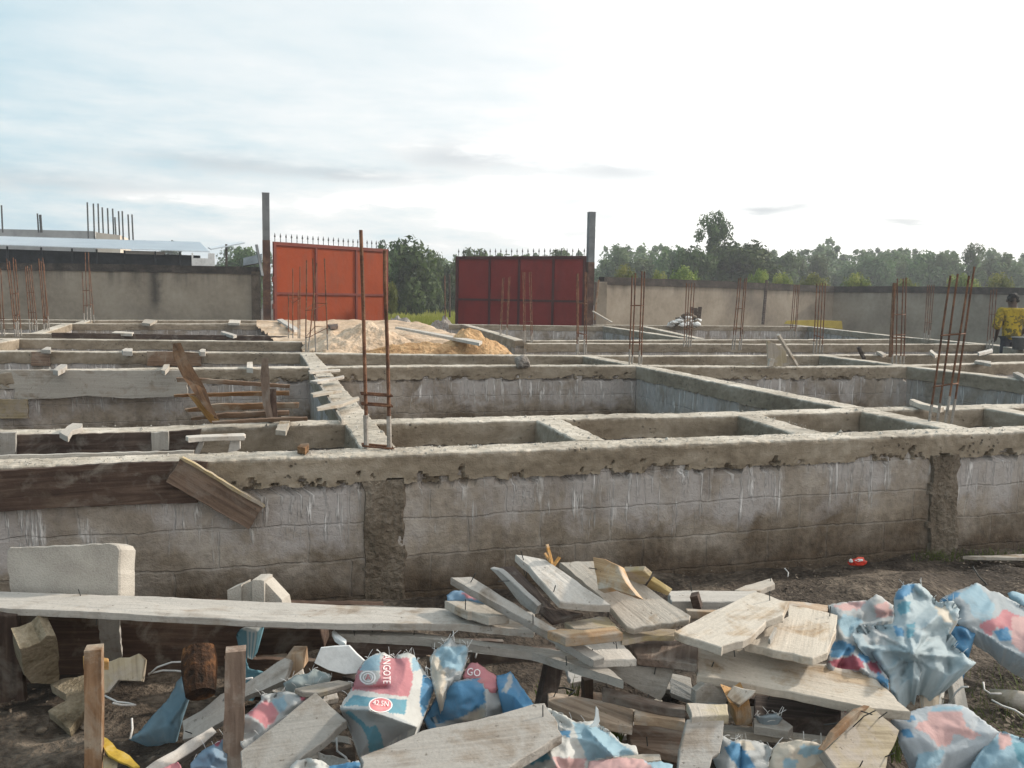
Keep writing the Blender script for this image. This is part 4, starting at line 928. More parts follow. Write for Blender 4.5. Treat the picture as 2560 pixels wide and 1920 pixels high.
slab('board', q_('C', (20, 290), (212, 286), (275, 342), (228, 415), (120, 400), (60, 370)), T(px('C', 30, 290), .60, px('C', 275, 340), .60, px('C', 120, 400), .55), .025, M['yellowwood'], 'small pale offcut behind the cracked tan block', 'board', GB, nails=2)
slab('board', q_('C', (280, 365), (460, 485), (440, 510), (240, 430)), T(px('C', 280, 365), .58, px('C', 460, 490), .54, px('C', 240, 430), .54), .02, M['yellowwood'], 'thin tan splinter right of the small pale offcut', 'board', GB)
slab('board', q_('B', (285, 343), (465, 333), (800, 545), (1280, 830), (1700, 1080), (1605, 1110), (1180, 850), (700, 585)), T(px('B', 285, 343), .58, px('B', 465, 333), .58, px('B', 1605, 1110), .43), .032, M['plank'], 'long narrow board sloping down right across the pile', 'board', GB, nails=4)
slab('board', q_('B', (1250, 930), (1560, 935), (1840, 915), (2000, 1092), (1800, 1100), (1610, 1110), (1400, 1000)), ('z', .405), .028, M['plank'], 'wide board end with dripping edge below the long narrow one', 'board', GB, nails=3)
slab('board', q_('B', (1175, 838), (1290, 820), (1500, 830), (1800, 792), (1872, 850), (1600, 885), (1342, 905)), ('z', .50), .030, M['fresh'], 'short board with bright tan edge lying across the narrow one', 'board', GB, nails=2)
slab('board', q_('B', (228, 556), (460, 548), (640, 600), (822, 690), (635, 708), (480, 660), (440, 660)), ('z', .48), .034, M['plank'], 'pale board piece resting on the end of the level plank', 'board', GB, nails=1)
slab('board', q_('B', (645, 260), (720, 275), (900, 440), (1082, 612), (1060, 690), (930, 600), (780, 400)), T(px('B', 645, 260), .60, px('B', 1082, 612), .54, px('B', 1060, 690), .50), .02, M['plank_grey'], 'narrow grey board on edge left of the topmost board', 'board', GB, nails=1)
slab('board', q_('B', (730, 245), (862, 232), (1262, 640), (1500, 680), (1215, 760), (1080, 640)), T(px('B', 730, 245), .57, px('B', 1500, 680), .49, px('B', 1215, 760), .46), .02, M['brown'], 'dark board standing in for the shade under the topmost board', 'board', GB)  # darkness below the topmost board put in as a dark board
slab('board', q_('B', (1330, 760), (1650, 700), (1740, 710), (1860, 830), (1800, 800), (1420, 820)), ('z', .46), .02, M['yellowwood'], 'yellowish board between the short tan-edged one and the topmost', 'board', GB)
slab('board', mixp(('B', 1100, 1010), ('B', 1500, 1060), ('B', 1990, 1160), ('C', 500, 1188), ('C', 375, 1485), ('C', 200, 1400), ('B', 1850, 1290), ('B', 1400, 1120)), T(px('B', 1100, 1010), .36, px('C', 500, 1190), .33, px('C', 375, 1485), .22), .035, M['plank_grey'], 'wide shaded board sloping down under the centre of the pile', 'board', GB, nails=4)
slab('board', q_('C', (20, 920), (300, 895), (720, 930), (710, 1150), (400, 1105), (160, 1080), (110, 1000)), ('z', .37), .03, M['midbrown'], 'brownish board under the gap left of the large lower board', 'board', GB, nails=3)
slab('board', q_('C', (0, 850), (250, 800), (520, 820), (500, 880), (230, 885), (20, 930)), ('z', .42), .02, M['yellowwood'], 'tan strip below the wide pale board', 'board', GB)
slab('board', q_('C', (440, 468), (800, 468), (1260, 470), (1300, 560), (900, 570), (480, 570)), ('z', .44), .04, M['plank'], 'level board at the back of the pile by the wall', 'board', GB, nails=2)
slab('board', q_('C', (600, 630), (900, 640), (880, 665), (620, 655)), ('z', .47), .03, M['fresh'], 'thin bright lath behind the broken-edged board', 'board', GB)
slab('board', q_('C', (1055, 465), (1150, 420), (1400, 352), (1425, 400), (1290, 465), (1200, 480)), ('z', .30), .03, M['plank'], 'pale board end poking out behind the pile towards the wall', 'board', GB, nails=1)
slab('board', q_('C', (1480, 560), (1700, 570), (1918, 598), (1910, 650), (1850, 655), (1560, 600)), ('z', .40), .028, M['fresh'], 'narrow tan board end pointing right behind the pile', 'board', GB, nails=1)
mb = MB(); mb.bar(Pz(*px('C', 720, 620), .43), Pd(*px('C', 685, 500), depth_of(Pz(*px('C', 720, 620), .43))), .055, .03); tag(mb.build('wood_offcut', M['brown']), 'dark stub standing in the level board at the back of the pile', 'wood offcut')
slab('board', q_('C', (500, 845), (820, 670), (1000, 590), (1250, 475), (1400, 520), (1560, 570), (1500, 690), (1350, 745), (1210, 890), (1130, 930), (1060, 945), (950, 985), (940, 1000), (740, 930)), T(px('C', 500, 845), .47, px('C', 1250, 475), .51, px('C', 940, 1000), .46), .030, M['plank'], 'wide pale board with broken splintered right edge, centre right', 'board', GB, nails=2)
slab('board', q_('C', (1560, 600), (1800, 640), (2005, 690), (1990, 850), (1960, 900), (1915, 1030), (1780, 1085), (1500, 1030), (1150, 950), (1270, 860), (1450, 760), (1550, 700)), ('z', .42), .03, M['plank'], 'wide pale board at the right of the pile against the blue sacks', 'board', GB, nails=3)
slab('wood_offcut', q_('C', (1365, 905), (1425, 800), (1448, 805), (1390, 920)), ('z', .45), .02, M['plank_grey'], 'small grey stick between the two wide pale boards', 'wood offcut')
slab('board', mixp(('C', 705, 975), ('C', 1050, 990), ('C', 1700, 1110), ('C', 2050, 1185), ('D', 700, 1205), ('D', 860, 1290), ('D', 1170, 1582), ('D', 830, 1552), ('D', 500, 1490), ('C', 1600, 1400), ('C', 1000, 1290), ('C', 710, 1245)), T(px('C', 705, 1245), .34, px('C', 705, 975), .36, px('D', 1170, 1582), .30), .032, M['plank'], 'largest long board lying low across the right of the pile', 'board', GB, nails=4)
# lower middle (F frame)
slab('board', q_('F', (615, 578), (800, 582), (990, 585), (1000, 690), (800, 700), (662, 715)), ('z', .34), .03, M['yellowwood'], 'small square pale board laid over the curved front board', 'board', GB)
slab('board', q_('F', (700, 470), (780, 400), (1000, 420), (990, 585), (690, 580)), T(px('F', 700, 470), .30, px('F', 1000, 420), .30, px('F', 690, 580), .26), .03, M['plank_grey'], 'shaded board slanting under the largest long board', 'board', GB)
slab('board', q_('F', (620, 730), (800, 715), (965, 708), (950, 900), (920, 1040), (850, 1085), (830, 1190), (820, 1330), (510, 1330), (540, 1180), (555, 1000), (590, 850)), T(px('F', 620, 730), .33, px('F', 965, 708), .33, px('F', 540, 1180), .24), .026, M['plank'], 'grey-white curved board pointing at the camera, lower centre right', 'board', GB, nails=3)
slab('wood_offcut', q_('F', (985, 512), (1040, 415), (1130, 440), (1255, 468), (1225, 510), (1105, 603), (1030, 560)), T(px('F', 1040, 415), .36, px('F', 1255, 468), .35, px('F', 1105, 603), .31), .04, M['plank'], 'pale wedge of wood on top of a split block, right of the curved board', 'wood offcut')
slab('wood_offcut', q_('F', (1000, 572), (1110, 603), (1192, 550), (1215, 650), (1222, 802), (1160, 790), (1070, 785), (1060, 650)), T(px('F', 1000, 572), .32, px('F', 1192, 550), .32, px('F', 1070, 785), .20), .07, M['fresh'], 'split upright wood block under the pale wedge', 'wood offcut')
slab('board', q_('F', (960, 780), (1200, 800), (1600, 850), (1950, 890), (1935, 925), (1500, 880), (960, 830)), ('z', .16), .03, M['plank'], 'long low batten right of the curved board', 'board', GB)
slab('board', q_('F', (1230, 712), (1380, 685), (1460, 690), (1595, 790), (1550, 830), (1235, 780)), ('z', .21), .035, M['plank_grey'], 'bluish grey board end above the low batten', 'board', GB)
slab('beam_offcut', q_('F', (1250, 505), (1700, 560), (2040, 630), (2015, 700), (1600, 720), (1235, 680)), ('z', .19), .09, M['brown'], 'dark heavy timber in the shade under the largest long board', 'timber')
slab('board', mixp(('E', 1175, 475), ('E', 1400, 510), ('E', 1700, 565), ('E', 1965, 640), ('E', 1955, 800), ('E', 1700, 755), ('E', 1500, 690), ('E', 1180, 560)), ('z', .20), .03, M['fresh'], 'tan plank with a lit left end in the dark gap, lower centre', 'board', GB, nails=3)
slab('board', mixp(('E', 1680, 430), ('E', 2212, 560), ('F', 600, 600), ('F', 600, 640), ('E', 2212, 615), ('E', 1680, 490)), ('z', .27), .03, M['midbrown'], 'thin brown batten above the tan plank, lower centre', 'board', GB)
slab('board', q_('F', (130, 645), (350, 670), (600, 715), (600, 750), (350, 710), (130, 690)), ('z', .24), .035, M['fresh'], 'short tan batten end left of the curved board', 'board', GB)
slab('board', q_('F', (60, 830), (140, 770), (600, 795), (560, 1010), (530, 1060), (300, 1000), (100, 950)), ('z', .15), .03, M['midbrown'], 'brown plank lying low left of the curved board', 'board', GB, nails=3)
slab('board', q_('F', (0, 1070), (200, 1050), (370, 1055), (380, 1110), (150, 1130), (0, 1140)), ('z', .25), .02, M['plank'], 'small board end among the sacks at the bottom centre', 'board', GB)
yb = slab('board', q_('G', (235, 1100), (450, 890), (600, 730), (690, 655), (750, 690), (985, 892), (960, 980), (925, 1060), (870, 1150), (840, 1300), (380, 1300), (310, 1200)), T(px('G', 235, 1100), .30, px('G', 690, 655), .32, px('G', 840, 1264), .22), .03, M['yellowwood'], 'yellowish board with bent nails and torn left edge, lower right', 'board', GB, nails=6)
slab('board', q_('G', (235, 1095), (350, 920), (440, 820), (590, 690), (690, 655), (600, 740), (450, 900)), T(px('G', 235, 1095), .31, px('G', 690, 655), .34, px('G', 350, 920), .335), .02, M['midbrown'], 'narrow brown strip along the torn edge of the yellowish board', 'board', GB, nails=2)
# big foreground boards
slab('board', mixp(('S', 899, 1893), ('S', 975, 1862), ('S', 1055, 1825), ('S', 1169, 1803), ('S', 1250, 1785), ('S', 1335, 1760), ('S', 1362, 1757), ('S', 1385, 1790), ('S', 1404, 1835), ('S', 1362, 1862), ('S', 1297, 1901), ('S', 1210, 1960), ('S', 930, 1990)), T((899, 1893), .33, (1362, 1757), .36, (1210, 1960), .33), .032, M['plank'], 'big pale board across the bottom centre, nearest the camera', 'board', GB, nails=2)
slab('board', q_('A', (880, 958), (1020, 1090), (1172, 1218), (1000, 1370), (780, 1540), (600, 1700), (180, 1760), (185, 1500), (400, 1340), (640, 1150)), T(px('A', 880, 958), .36, px('A', 1172, 1218), .33, px('A', 185, 1500), .30), .03, M['plank_grey'], 'large grey board with tan right edge, lower left beside the split stake', 'board', GB, nails=1)
slab('board', mixp(('L', 1680, 1228), ('L', 1850, 1130), ('A', 0, 980), ('A', 210, 890), ('A', 450, 740), ('A', 600, 640), ('A', 655, 660), ('A', 600, 850), ('A', 400, 940), ('A', 210, 1010), ('L', 2050, 1230), ('L', 1800, 1370), ('L', 1680, 1400)), T(px('L', 1680, 1228), .12, px('A', 655, 640), .30, px('L', 1680, 1400), .08), .03, M['plank_grey'], 'grey shaded board rising behind the split stake', 'board', GB, nails=3)
slab('board', mixp(('L', 1330, 1659), ('L', 1700, 1430), ('L', 1960, 1278), ('L', 2000, 1325), ('L', 1900, 1420), ('L', 1550, 1659), ('L', 1450, 1720), ('L', 1250, 1720)), T(px('L', 1330, 1659), .16, px('L', 1960, 1278), .18, px('L', 1550, 1659), .14), .06, M['plank'], 'narrow weathered batten in the lower left corner of the pile', 'board', GB)
slab('board', q_('A', (690, 925), (900, 880), (1100, 850), (1230, 870), (1180, 890), (900, 965), (760, 960)), ('z', .30), .02, M['yellowwood'], 'thin tan strip between the grey board and the printed sack', 'board', GB)
slab('board', q_('A', (870, 690), (930, 550), (1050, 532), (1190, 530), (1330, 672), (1260, 790), (1150, 800), (1000, 760)), T(px('A', 870, 690), .36, px('A', 1190, 530), .42, px('A', 1260, 790), .33), .012, M['white'], 'white five-sided sheet offcut left of the printed sack', 'sheet')
slab('wood_offcut', q_('A', (1030, 400), (1050, 385), (1165, 480), (1155, 515), (1060, 450)), ('z', .38), .02, M['white'], 'small white scrap under the long level plank', 'scrap')
# bits under the long plank at left
slab('wood_offcut', q_('L', (930, 690), (1100, 640), (1190, 640), (1275, 600), (1330, 660), (1310, 860), (1090, 850), (1000, 960), (945, 985)), T(px('L', 930, 690), .26, px('L', 1330, 660), .26, px('L', 945, 985), .16), .05, M['yellowwood'], 'chunky pale wood piece behind the nearest stake', 'wood offcut')
slab('wood_offcut', q_('L', (765, 625), (790, 620), (1000, 650), (1000, 680), (770, 680)), ('z', .36), .03, M['fresh'], 'small bright tan peg through the nearest stake', 'wood offcut')
slab('wood_offcut', q_('A', (600, 640), (640, 600), (760, 600), (770, 740), (650, 830), (600, 830)), T(px('A', 600, 640), .28, px('A', 760, 600), .30, px('A', 650, 830), .2), .06, M['fresh'], 'orange brown timber end under the long level plank', 'wood offcut')
slab('beam_offcut', q_('A', (280, 380), (920, 372), (960, 560), (700, 610), (330, 600), (260, 480)), T(px('A', 280, 380), .22, px('A', 920, 372), .24, px('A', 330, 600), .10), .08, M['brown'], 'dark wide timber in the shade below the long level plank', 'timber')
slab('wood_offcut', q_('A', (330, 620), (620, 600), (600, 760), (400, 740)), ('z', .12), .05, M['midbrown'], 'brown timber piece beside the orange brown end', 'wood offcut')
slab('board', q_('D', (1530, 1235), (1640, 1210), (1690, 1480), (1710, 1600), (1600, 1600), (1560, 1400)), T(px('D', 1530, 1235), .16, px('D', 1640, 1210), .16, px('D', 1600, 1600), .05), .03, M['plank_grey'], 'short grey board standing out below the knotted sack', 'board', GB)
slab('board', mixp(('q2', 1790, 1135), ('q2', 2212, 1120), ('q2', 2400, 1118), ('q2', 2400, 1150), ('q2', 1850, 1140)), ('z', .05), .02, M['plank'], 'thin grey board on the ground by the wall at right', 'board')
# concrete blocks
def block(name, pts, z0s, th, label, mat=M['block']): return slab(name, pts, z0s, th, mat, label, 'concrete block', rough=.004)
def solid_block(prof, D, ext, label, extra=None):
    r_ = random.Random(len(prof)); A_ = [Pd(u, v, D) for u, v in prof]; ring = []
    for a, b in zip(A_, A_[1:]+A_[:1]):
        n = max(1, int((b-a).length/.02))
        for i in range(n): ring.append(a.lerp(b, i/n)+Vector((r_.uniform(-1, 1), 0, r_.uniform(-1, 1)))*.0022)
    n = len(ring); c = sum(ring, Vector())/n; mb = MB(); e = Vector(ext)
    L0 = [p+(c-p).normalized()*.006 for p in ring]; L1 = [p+e*.06 for p in ring]; L2 = [p+e*.94 for p in ring]; L3 = [p+e+(c-p).normalized()*.006 for p in ring]
    mb.add(L0+L1+L2+L3, [tuple(reversed(range(n))), tuple(range(3*n, 4*n))]+[(k*n+i, k*n+(i+1) % n, (k+1)*n+(i+1) % n, (k+1)*n+i) for k in range(3) for i in range(n)])
    return tag(mb.build('concrete_block', M['block']), label, 'concrete block')
solid_block(q_('z4', (52, 1030), (75, 1005), (500, 988), (880, 970), (925, 985), (950, 1020), (940, 1500), (95, 1500), (45, 1110)), 3.42, (.045, .11, -.04), 'whole pale concrete block standing behind the long plank at left')
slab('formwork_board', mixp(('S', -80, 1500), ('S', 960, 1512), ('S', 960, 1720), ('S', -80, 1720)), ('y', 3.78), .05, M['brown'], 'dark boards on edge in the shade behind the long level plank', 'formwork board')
bb = empty('concrete_block', Pz(640, 1480, .4), 'broken hollow block piece behind the long plank', 'concrete block')
mbb = MB(); D = 3.40
for prof, off in ((((1795, 1345), (1850, 1325), (1905, 1300), (1905, 1500), (1800, 1500)), 0), (((1905, 1305), (1992, 1272), (1992, 1500), (1905, 1500)), .022), (((1992, 1266), (2060, 1264), (2085, 1270), (2090, 1500), (1992, 1500)), -.012), (((2090, 1275), (2225, 1420), (2240, 1500), (2092, 1500)), .012)):
    A_ = [Pd(u, v, D+off) for u, v in q_('z4', *prof)]; B_ = [p+Vector((.035, .12-off, -.02)) for p in A_]; n = len(prof)
    mbb.add(A_+B_, [tuple(reversed(range(n))), tuple(range(n, 2*n))]+[(i, (i+1) % n, n+(i+1) % n, n+i) for i in range(n)])
mbb.build('block_shell', M['block'], bb)
M['chunk'] = mk_rough('dirty_block_chunk', ((.10, .075, .045), (.22, .18, .12), (.34, .29, .21)), 7, 60, .012)
slab('concrete_chunk', q_('L', (185, 560), (260, 545), (370, 500), (430, 440), (515, 440), (540, 560), (548, 850), (470, 885), (290, 880), (220, 800)), T(px('L', 260, 545), .32, px('L', 515, 440), .34, px('L', 290, 880), .12), .10, M['chunk'], 'broken yellowish block chunk beside the wide dark board', 'concrete block')
slab('concrete_chunk', q_('L', (460, 890), (520, 850), (790, 790), (800, 1080), (760, 1150), (640, 1300), (440, 1130), (600, 1040), (600, 970)), T(px('L', 460, 890), .08, px('L', 790, 790), .10, px('L', 640, 1300), .03), .04, M['chunk'], 'flat grey slab piece on the soil behind the nearest stake', 'concrete block')
# dark rotten log
lg = MB(); a = Pd(*px('L', 1830, 580), 3.05); b = Pd(*px('L', 1850, 980), 2.95)
lg.tube([a+Vector((0, 0, .01)), a.lerp(b, .3), a.lerp(b, .6), b], [.055, .062, .058, .05], 14)
M['rot'] = mk_rough('rotten_wood', ((.012, .007, .004), (.05, .024, .012), (.20, .09, .035)), 9, 45, .02)
tag(lg.build('rotten_log', M['rot'], None, False), 'dark rotten log end standing among the boards at left', 'log')
lg = MB(); lg.tube([Pz(*px('D', 1900, 1430), .05), Pz(*px('D', 2100, 1470), .06), Pz(*px('D', 2500, 1530), .05)], [.025, .038, .04], 10)
tag(lg.build('log', M['yellowwood'], None, True), 'yellowish branch lying in the grass at the right edge', 'log')
random.seed(40)
for (a_, b_, yy, vt, vb) in ((860, 1260, 3.62, 1590, 1750), (1180, 1540, 3.50, 1620, 1800), (1500, 1900, 3.36, 1640, 1830), (1240, 1450, 3.2, 1745, 1830), (560, 900, 3.42, 1640, 1760), (1850, 2100, 3.25, 1700, 1800)):  # dark boards added to block light and stand in for shade under the pile
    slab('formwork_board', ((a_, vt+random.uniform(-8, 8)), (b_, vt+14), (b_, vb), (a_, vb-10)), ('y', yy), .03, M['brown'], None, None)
    tag(COL.objects[-1] if False else bpy.data.objects[sorted(o.name for o in bpy.data.objects if o.name.startswith('formwork_board'))[-1]], 'added dark board on edge standing in for shade under the pile', 'formwork board', 'added dark boards for the shade under the pile')
random.seed(41)
for k in range(46):
    u = random.choice((random.uniform(60, 900), random.uniform(900, 2350), random.uniform(1150, 2100))); v = random.uniform(1640, 1900); zz = random.uniform(.03, .10)
    if u < 620: u += 620
    L_ = random.uniform(25, 95); w_ = random.uniform(8, 34); a = random.uniform(-.7, .7); c_, s_ = cos(a), sin(a)*.6
    pp = [(u+x*L_*c_-y*w_*s_*.4, v+x*L_*s_+y*w_) for x, y in ((-1, -1), (1, -.8), (1.05, .9), (-.9, 1))]
    slab('wood_scrap', pp, ((*pp[0], zz+random.uniform(0, .05)), (*pp[1], zz+random.uniform(0, .05)), (*pp[2], zz)), .022, M[random.choice(('plank_grey', 'midbrown', 'brown', 'plank', 'plank_grey'))],
         'small weathered wood scrap lying low on the soil under the pile', 'wood scrap', 'small wood scraps under the pile', rough=.005)
for k in range(26):
    u = random.choice((random.uniform(-20, 560), random.uniform(2250, 2600), random.uniform(1500, 2400))); v = random.uniform(1760, 1910) if u < 2200 else random.uniform(1560, 1900)
    if 1500 < u < 2400 and k % 2: v = random.uniform(1470, 1500)
    p = Pz(u, v, .0); lump('stone', (p.x, p.y, .008), random.uniform(.008, .02), M['litter'], 'small brownish stone half sunk in the dark soil', 'stone', k, (1, .9, .6), None, 2)['group'] = 'small stones on the soil'
# small litter -----------------------------------------------------------
vs = []; fs = []
random.seed(77)
def chip(p, s, up=.4):
    k = len(vs); a = random.uniform(0, pi); d = Vector((cos(a), sin(a), random.uniform(-up, up)))*s; e = Vector((-sin(a), cos(a), random.uniform(-up, up)))*s*random.uniform(.15, .6)
    vs.extend([p-d-e*.3, p+d*.2-e, p+d, p-d*.3+e+Vector((0, 0, s*.2))]); fs.append((k, k+1, k+2, k+3))
for _ in range(2200):
    u = random.uniform(1600, 2600); v = 1389+random.uniform(0, 1)**1.5*150+max(0, (2100-u)*.12)
    p = Pz(u, v, .02); 
    if p.y > 4.36: continue
    chip(p+Vector((0, 0, .012)), random.uniform(.003, .012))
for _ in range(450):
    u = random.uniform(-30, 1000); v = random.uniform(1500, 1950); p = Pz(u, v, .03); chip(p+Vector((0, 0, .015)), random.uniform(.003, .010))
for _ in range(500):
    u = random.uniform(2300, 2600); v = random.uniform(1680, 1950); p = Pz(u, v, .03); chip(p+Vector((0, 0, .015)), random.uniform(.005, .02))
tag(mesh_obj('litter', vs, fs, M['litter']), 'chips and dead leaves strewn over the soil', 'litter', kind='stuff')
vs = []; fs = []
random.seed(79)
RUNS = [((-1.8, 4.41, 6.5, 4.57), 900), ((-1.5, 5.43, 6.5, 5.62), 500), ((.55, 4.6, .71, 11.8), 420), ((4.44, 5.6, 4.64, 11), 350), ((1.8, 4.6, 1.95, 5.4), 60), ((3.3, 4.6, 3.5, 5.4), 60), ((-3, 9.6, 8, 9.85), 300)]
for (x0, y0, x1, y1), n_ in RUNS:
    for _ in range(n_):
        p = Vector((random.uniform(x0, x1), random.uniform(y0, y1), .793)); s_ = random.uniform(.002, .007)*(1+.8*(random.random() < .06)*2)
        k = len(vs); a_ = random.uniform(0, pi); d = Vector((cos(a_), sin(a_), 0))*s_; e = Vector((-sin(a_), cos(a_), 0))*s_*random.uniform(.4, 1)
        vs.extend([p-d, p-e, p+d, p+e, p+Vector((0, 0, s_*random.uniform(.5, 1.1)))]); fs.extend([(k, k+1, k+4), (k+1, k+2, k+4), (k+2, k+3, k+4), (k+3, k, k+4)])
tag(mesh_obj('mortar_crumbs', vs, fs, M['concrete_top']), 'mortar crumbs scattered along the tops of the beams', 'crumbs', kind='stuff')
random.seed(78); k = 0
vs = []; fs = []
def blade(p, h, w, lean):
    k = len(vs); q = p+Vector((lean.x*h, lean.y*h, h)); m = p.lerp(q, .55)+Vector((0, 0, h*.12))
    s = Vector((w, w*.4, 0)); vs.extend([p-s, p+s, m+s*.7, m-s*.7, q]); fs.extend([(k, k+1, k+2, k+3), (k+3, k+2, k+4)])
for _ in range(260):
    u = random.uniform(2280, 2600); p = Pz(u, 1392+random.uniform(-3, 14), .0); p.y = min(p.y, 4.34)
    blade(p, random.uniform(.02, .075), .004, Vector((random.uniform(-1, 1), random.uniform(-.6, .3), 0))*.8)
for _ in range(300):
    u = random.uniform(2380, 2600); v = random.uniform(1680, 1900); blade(Pz(u, v, .0), random.uniform(.03, .09), .0025, Vector((random.uniform(-1, 1), random.uniform(-1, 1), 0)))
for c in ((1430, 1770), (1540, 1850), (1360, 1760), (2240, 1890)):
    for _ in range(22):
        blade(Pz(c[0]+random.uniform(-14, 14), c[1]+random.uniform(-10, 20), .1), random.uniform(.05, .12), .003, Vector((random.uniform(-1, 1), random.uniform(-.6, .6), 0))*.6)
tag(mesh_obj('weeds', vs, fs, M['leaf_y']), 'small green weeds at the wall foot and between the boards', 'weeds', kind='stuff')
# dry stalks and cords
CORDS = [('L', [(1370, 800), (1450, 730), (1580, 685), (1710, 680)], 'upper pale cord loop beside the blue cloth'), ('L', [(1370, 790), (1500, 760), (1620, 762), (1710, 772)], 'lower pale cord beside the blue cloth'),
         ('L', [(960, 990), (1080, 1050), (1180, 1060), (1250, 1080), (1120, 1080), (1040, 1060)], 'knotted pale cord on the soil right of the nearest stake'), ('L', [(1215, 1200), (1220, 1300), (1200, 1390)], 'short pale cord standing below the blue cloth'),
         ('A', [(30, 1040), (90, 920), (170, 850), (300, 830)], 'pale cord arching across the split stake'), ('A', [(730, 790), (760, 880), (770, 980), (765, 1030)], 'white cord hanging down to the grey board'),
         ('E', [(525, 40), (525, 110), (512, 165)], 'short pale strip hanging under the second long plank'), ('E', [(1230, 445), (1330, 440), (1430, 470), (1370, 520)], 'thin straw in the dark gap under the pile'),
         ('G', [(1470, 630), (1540, 520), (1600, 465), (1660, 462)], 'pale straw in front of the short grey board'), ('G', [(1890, 590), (2000, 650), (2120, 690), (2212, 750)], 'long pale straw at the right edge'),
         ('G', [(1810, 415), (1820, 490), (1880, 530), (1990, 530)], 'branched pale straw beside the yellowish branch'), ('D', [(1740, 245), (1790, 330), (1860, 400), (1890, 460)], 'dark bent twig standing behind the right sack'),
         ('D', [(5, 260), (40, 300), (35, 340)], 'pale forked twig at the wall foot'), ('A', [(1075, 1380), (1080, 1500), (1160, 1560), (1180, 1600)], 'pale cord curling below the printed sack')]
for fr, pp, lb in CORDS:
    u, v = px(fr, *pp[0]); base = Pz(u, v, .2); d0 = depth_of(base) if fr != 'D' else depth_of(Pz(u, v, .1))
    P_ = [Pd(*px(fr, *a), d0-.02*i) for i, a in enumerate(pp)]
    mb = MB(); mb.tube(P_, .0035 if 'twig' not in lb else .004, 5); tag(mb.build('cord' if 'cord' in lb or 'strip' in lb else 'straw', M['spike'] if 'dark' in lb else M['wire'], None, True), lb, 'cord' if 'cord' in lb or 'strip' in lb else 'straw')
# red plastic wrapper by the wall
p = Pz(*px('D', 680, 260), .0); lump('red_bottle', (p.x, min(p.y, 4.3), .04), .062, M['red_plastic'], 'crushed red plastic bottle at the foot of the front wall', 'bottle', 7, (1.0, .4, .45))
bo = bpy.data.objects['red_bottle']; lump('cap', (p.x-.062, min(p.y, 4.3)-.01, .055), .013, M['white'], None, None, 8, (1, 1, 1), bo, 1)
lump('label_band', (p.x-.01, min(p.y, 4.3)-.012, .055), .032, M['white'], None, None, 9, (1.1, .4, .3), bo, 1)
pl = slab('banana_peel', q_('L', (945, 1370), (985, 1385), (1080, 1480), (1200, 1540), (1292, 1640), (1230, 1650), (1100, 1590), (1000, 1540), (945, 1440)), ('z', .16), .008, M['yellow'], 'yellow peel curling beside the nearest stake', 'peel')
slab('cardboard_scrap', q_('L', (950, 1530), (1080, 1600), (1085, 1700), (960, 1700)), ('z', .14), .01, M['yellowwood'], 'tan cardboard scrap under the yellow peel', 'scrap')
# splinters on the topmost board
mb = MB()
c = Pz(*px('B', 1225, 240), .63); cd = depth_of(c)
for a, b, w_ in (((1225, 245), (1170, 40), .012), ((1225, 245), (1150, 120), .010), ((1225, 245), (1285, 160), .012), ((1200, 200), (1185, 60), .008)):
    mb.bar(Pd(*px('B', *a), cd), Pd(*px('B', *b), cd+.02), w_, w_*.5)
tag(mb.build('wood_splinter', M['fresh']), 'bright yellow splinters sticking up from the topmost board', 'splinter')

# ================================================================== SACKS
WHT = (.60, .60, .57); CREAM = (.62, .56, .47); BLU = (.11, .27, .44); LBLU = (.32, .47, .55); PNK = (.56, .24, .26); LPNK = (.62, .40, .38); TEAL = (.15, .34, .42); GRY = (.45, .47, .47); RED = (.38, .11, .14)
def inpoly(x, y, P):
    c = False; j = len(P)-1
    for i in range(len(P)):
        if (P[i][1] > y) != (P[j][1] > y) and x < (P[j][0]-P[i][0])*(y-P[i][1])/(P[j][1]-P[i][1])+P[i][0]: c = not c
        j = i
    return c
def pdist(x, y, P):
    best = 1e9
    for (ax, ay), (bx, by) in zip(P, P[1:]+P[:1]):
        dx, dy = bx-ax, by-ay; t = max(0, min(1, ((x-ax)*dx+(y-ay)*dy)/(dx*dx+dy*dy+1e-9)))
        best = min(best, math.hypot(x-ax-t*dx, y-ay-t*dy))
    return best
def segd(x, y, a, b):
    dx, dy = b[0]-a[0], b[1]-a[1]; t = max(0, min(1, ((x-a[0])*dx+(y-a[1])*dy)/(dx*dx+dy*dy+1e-9)))
    return math.hypot(x-a[0]-t*dx, y-a[1]-t*dy)
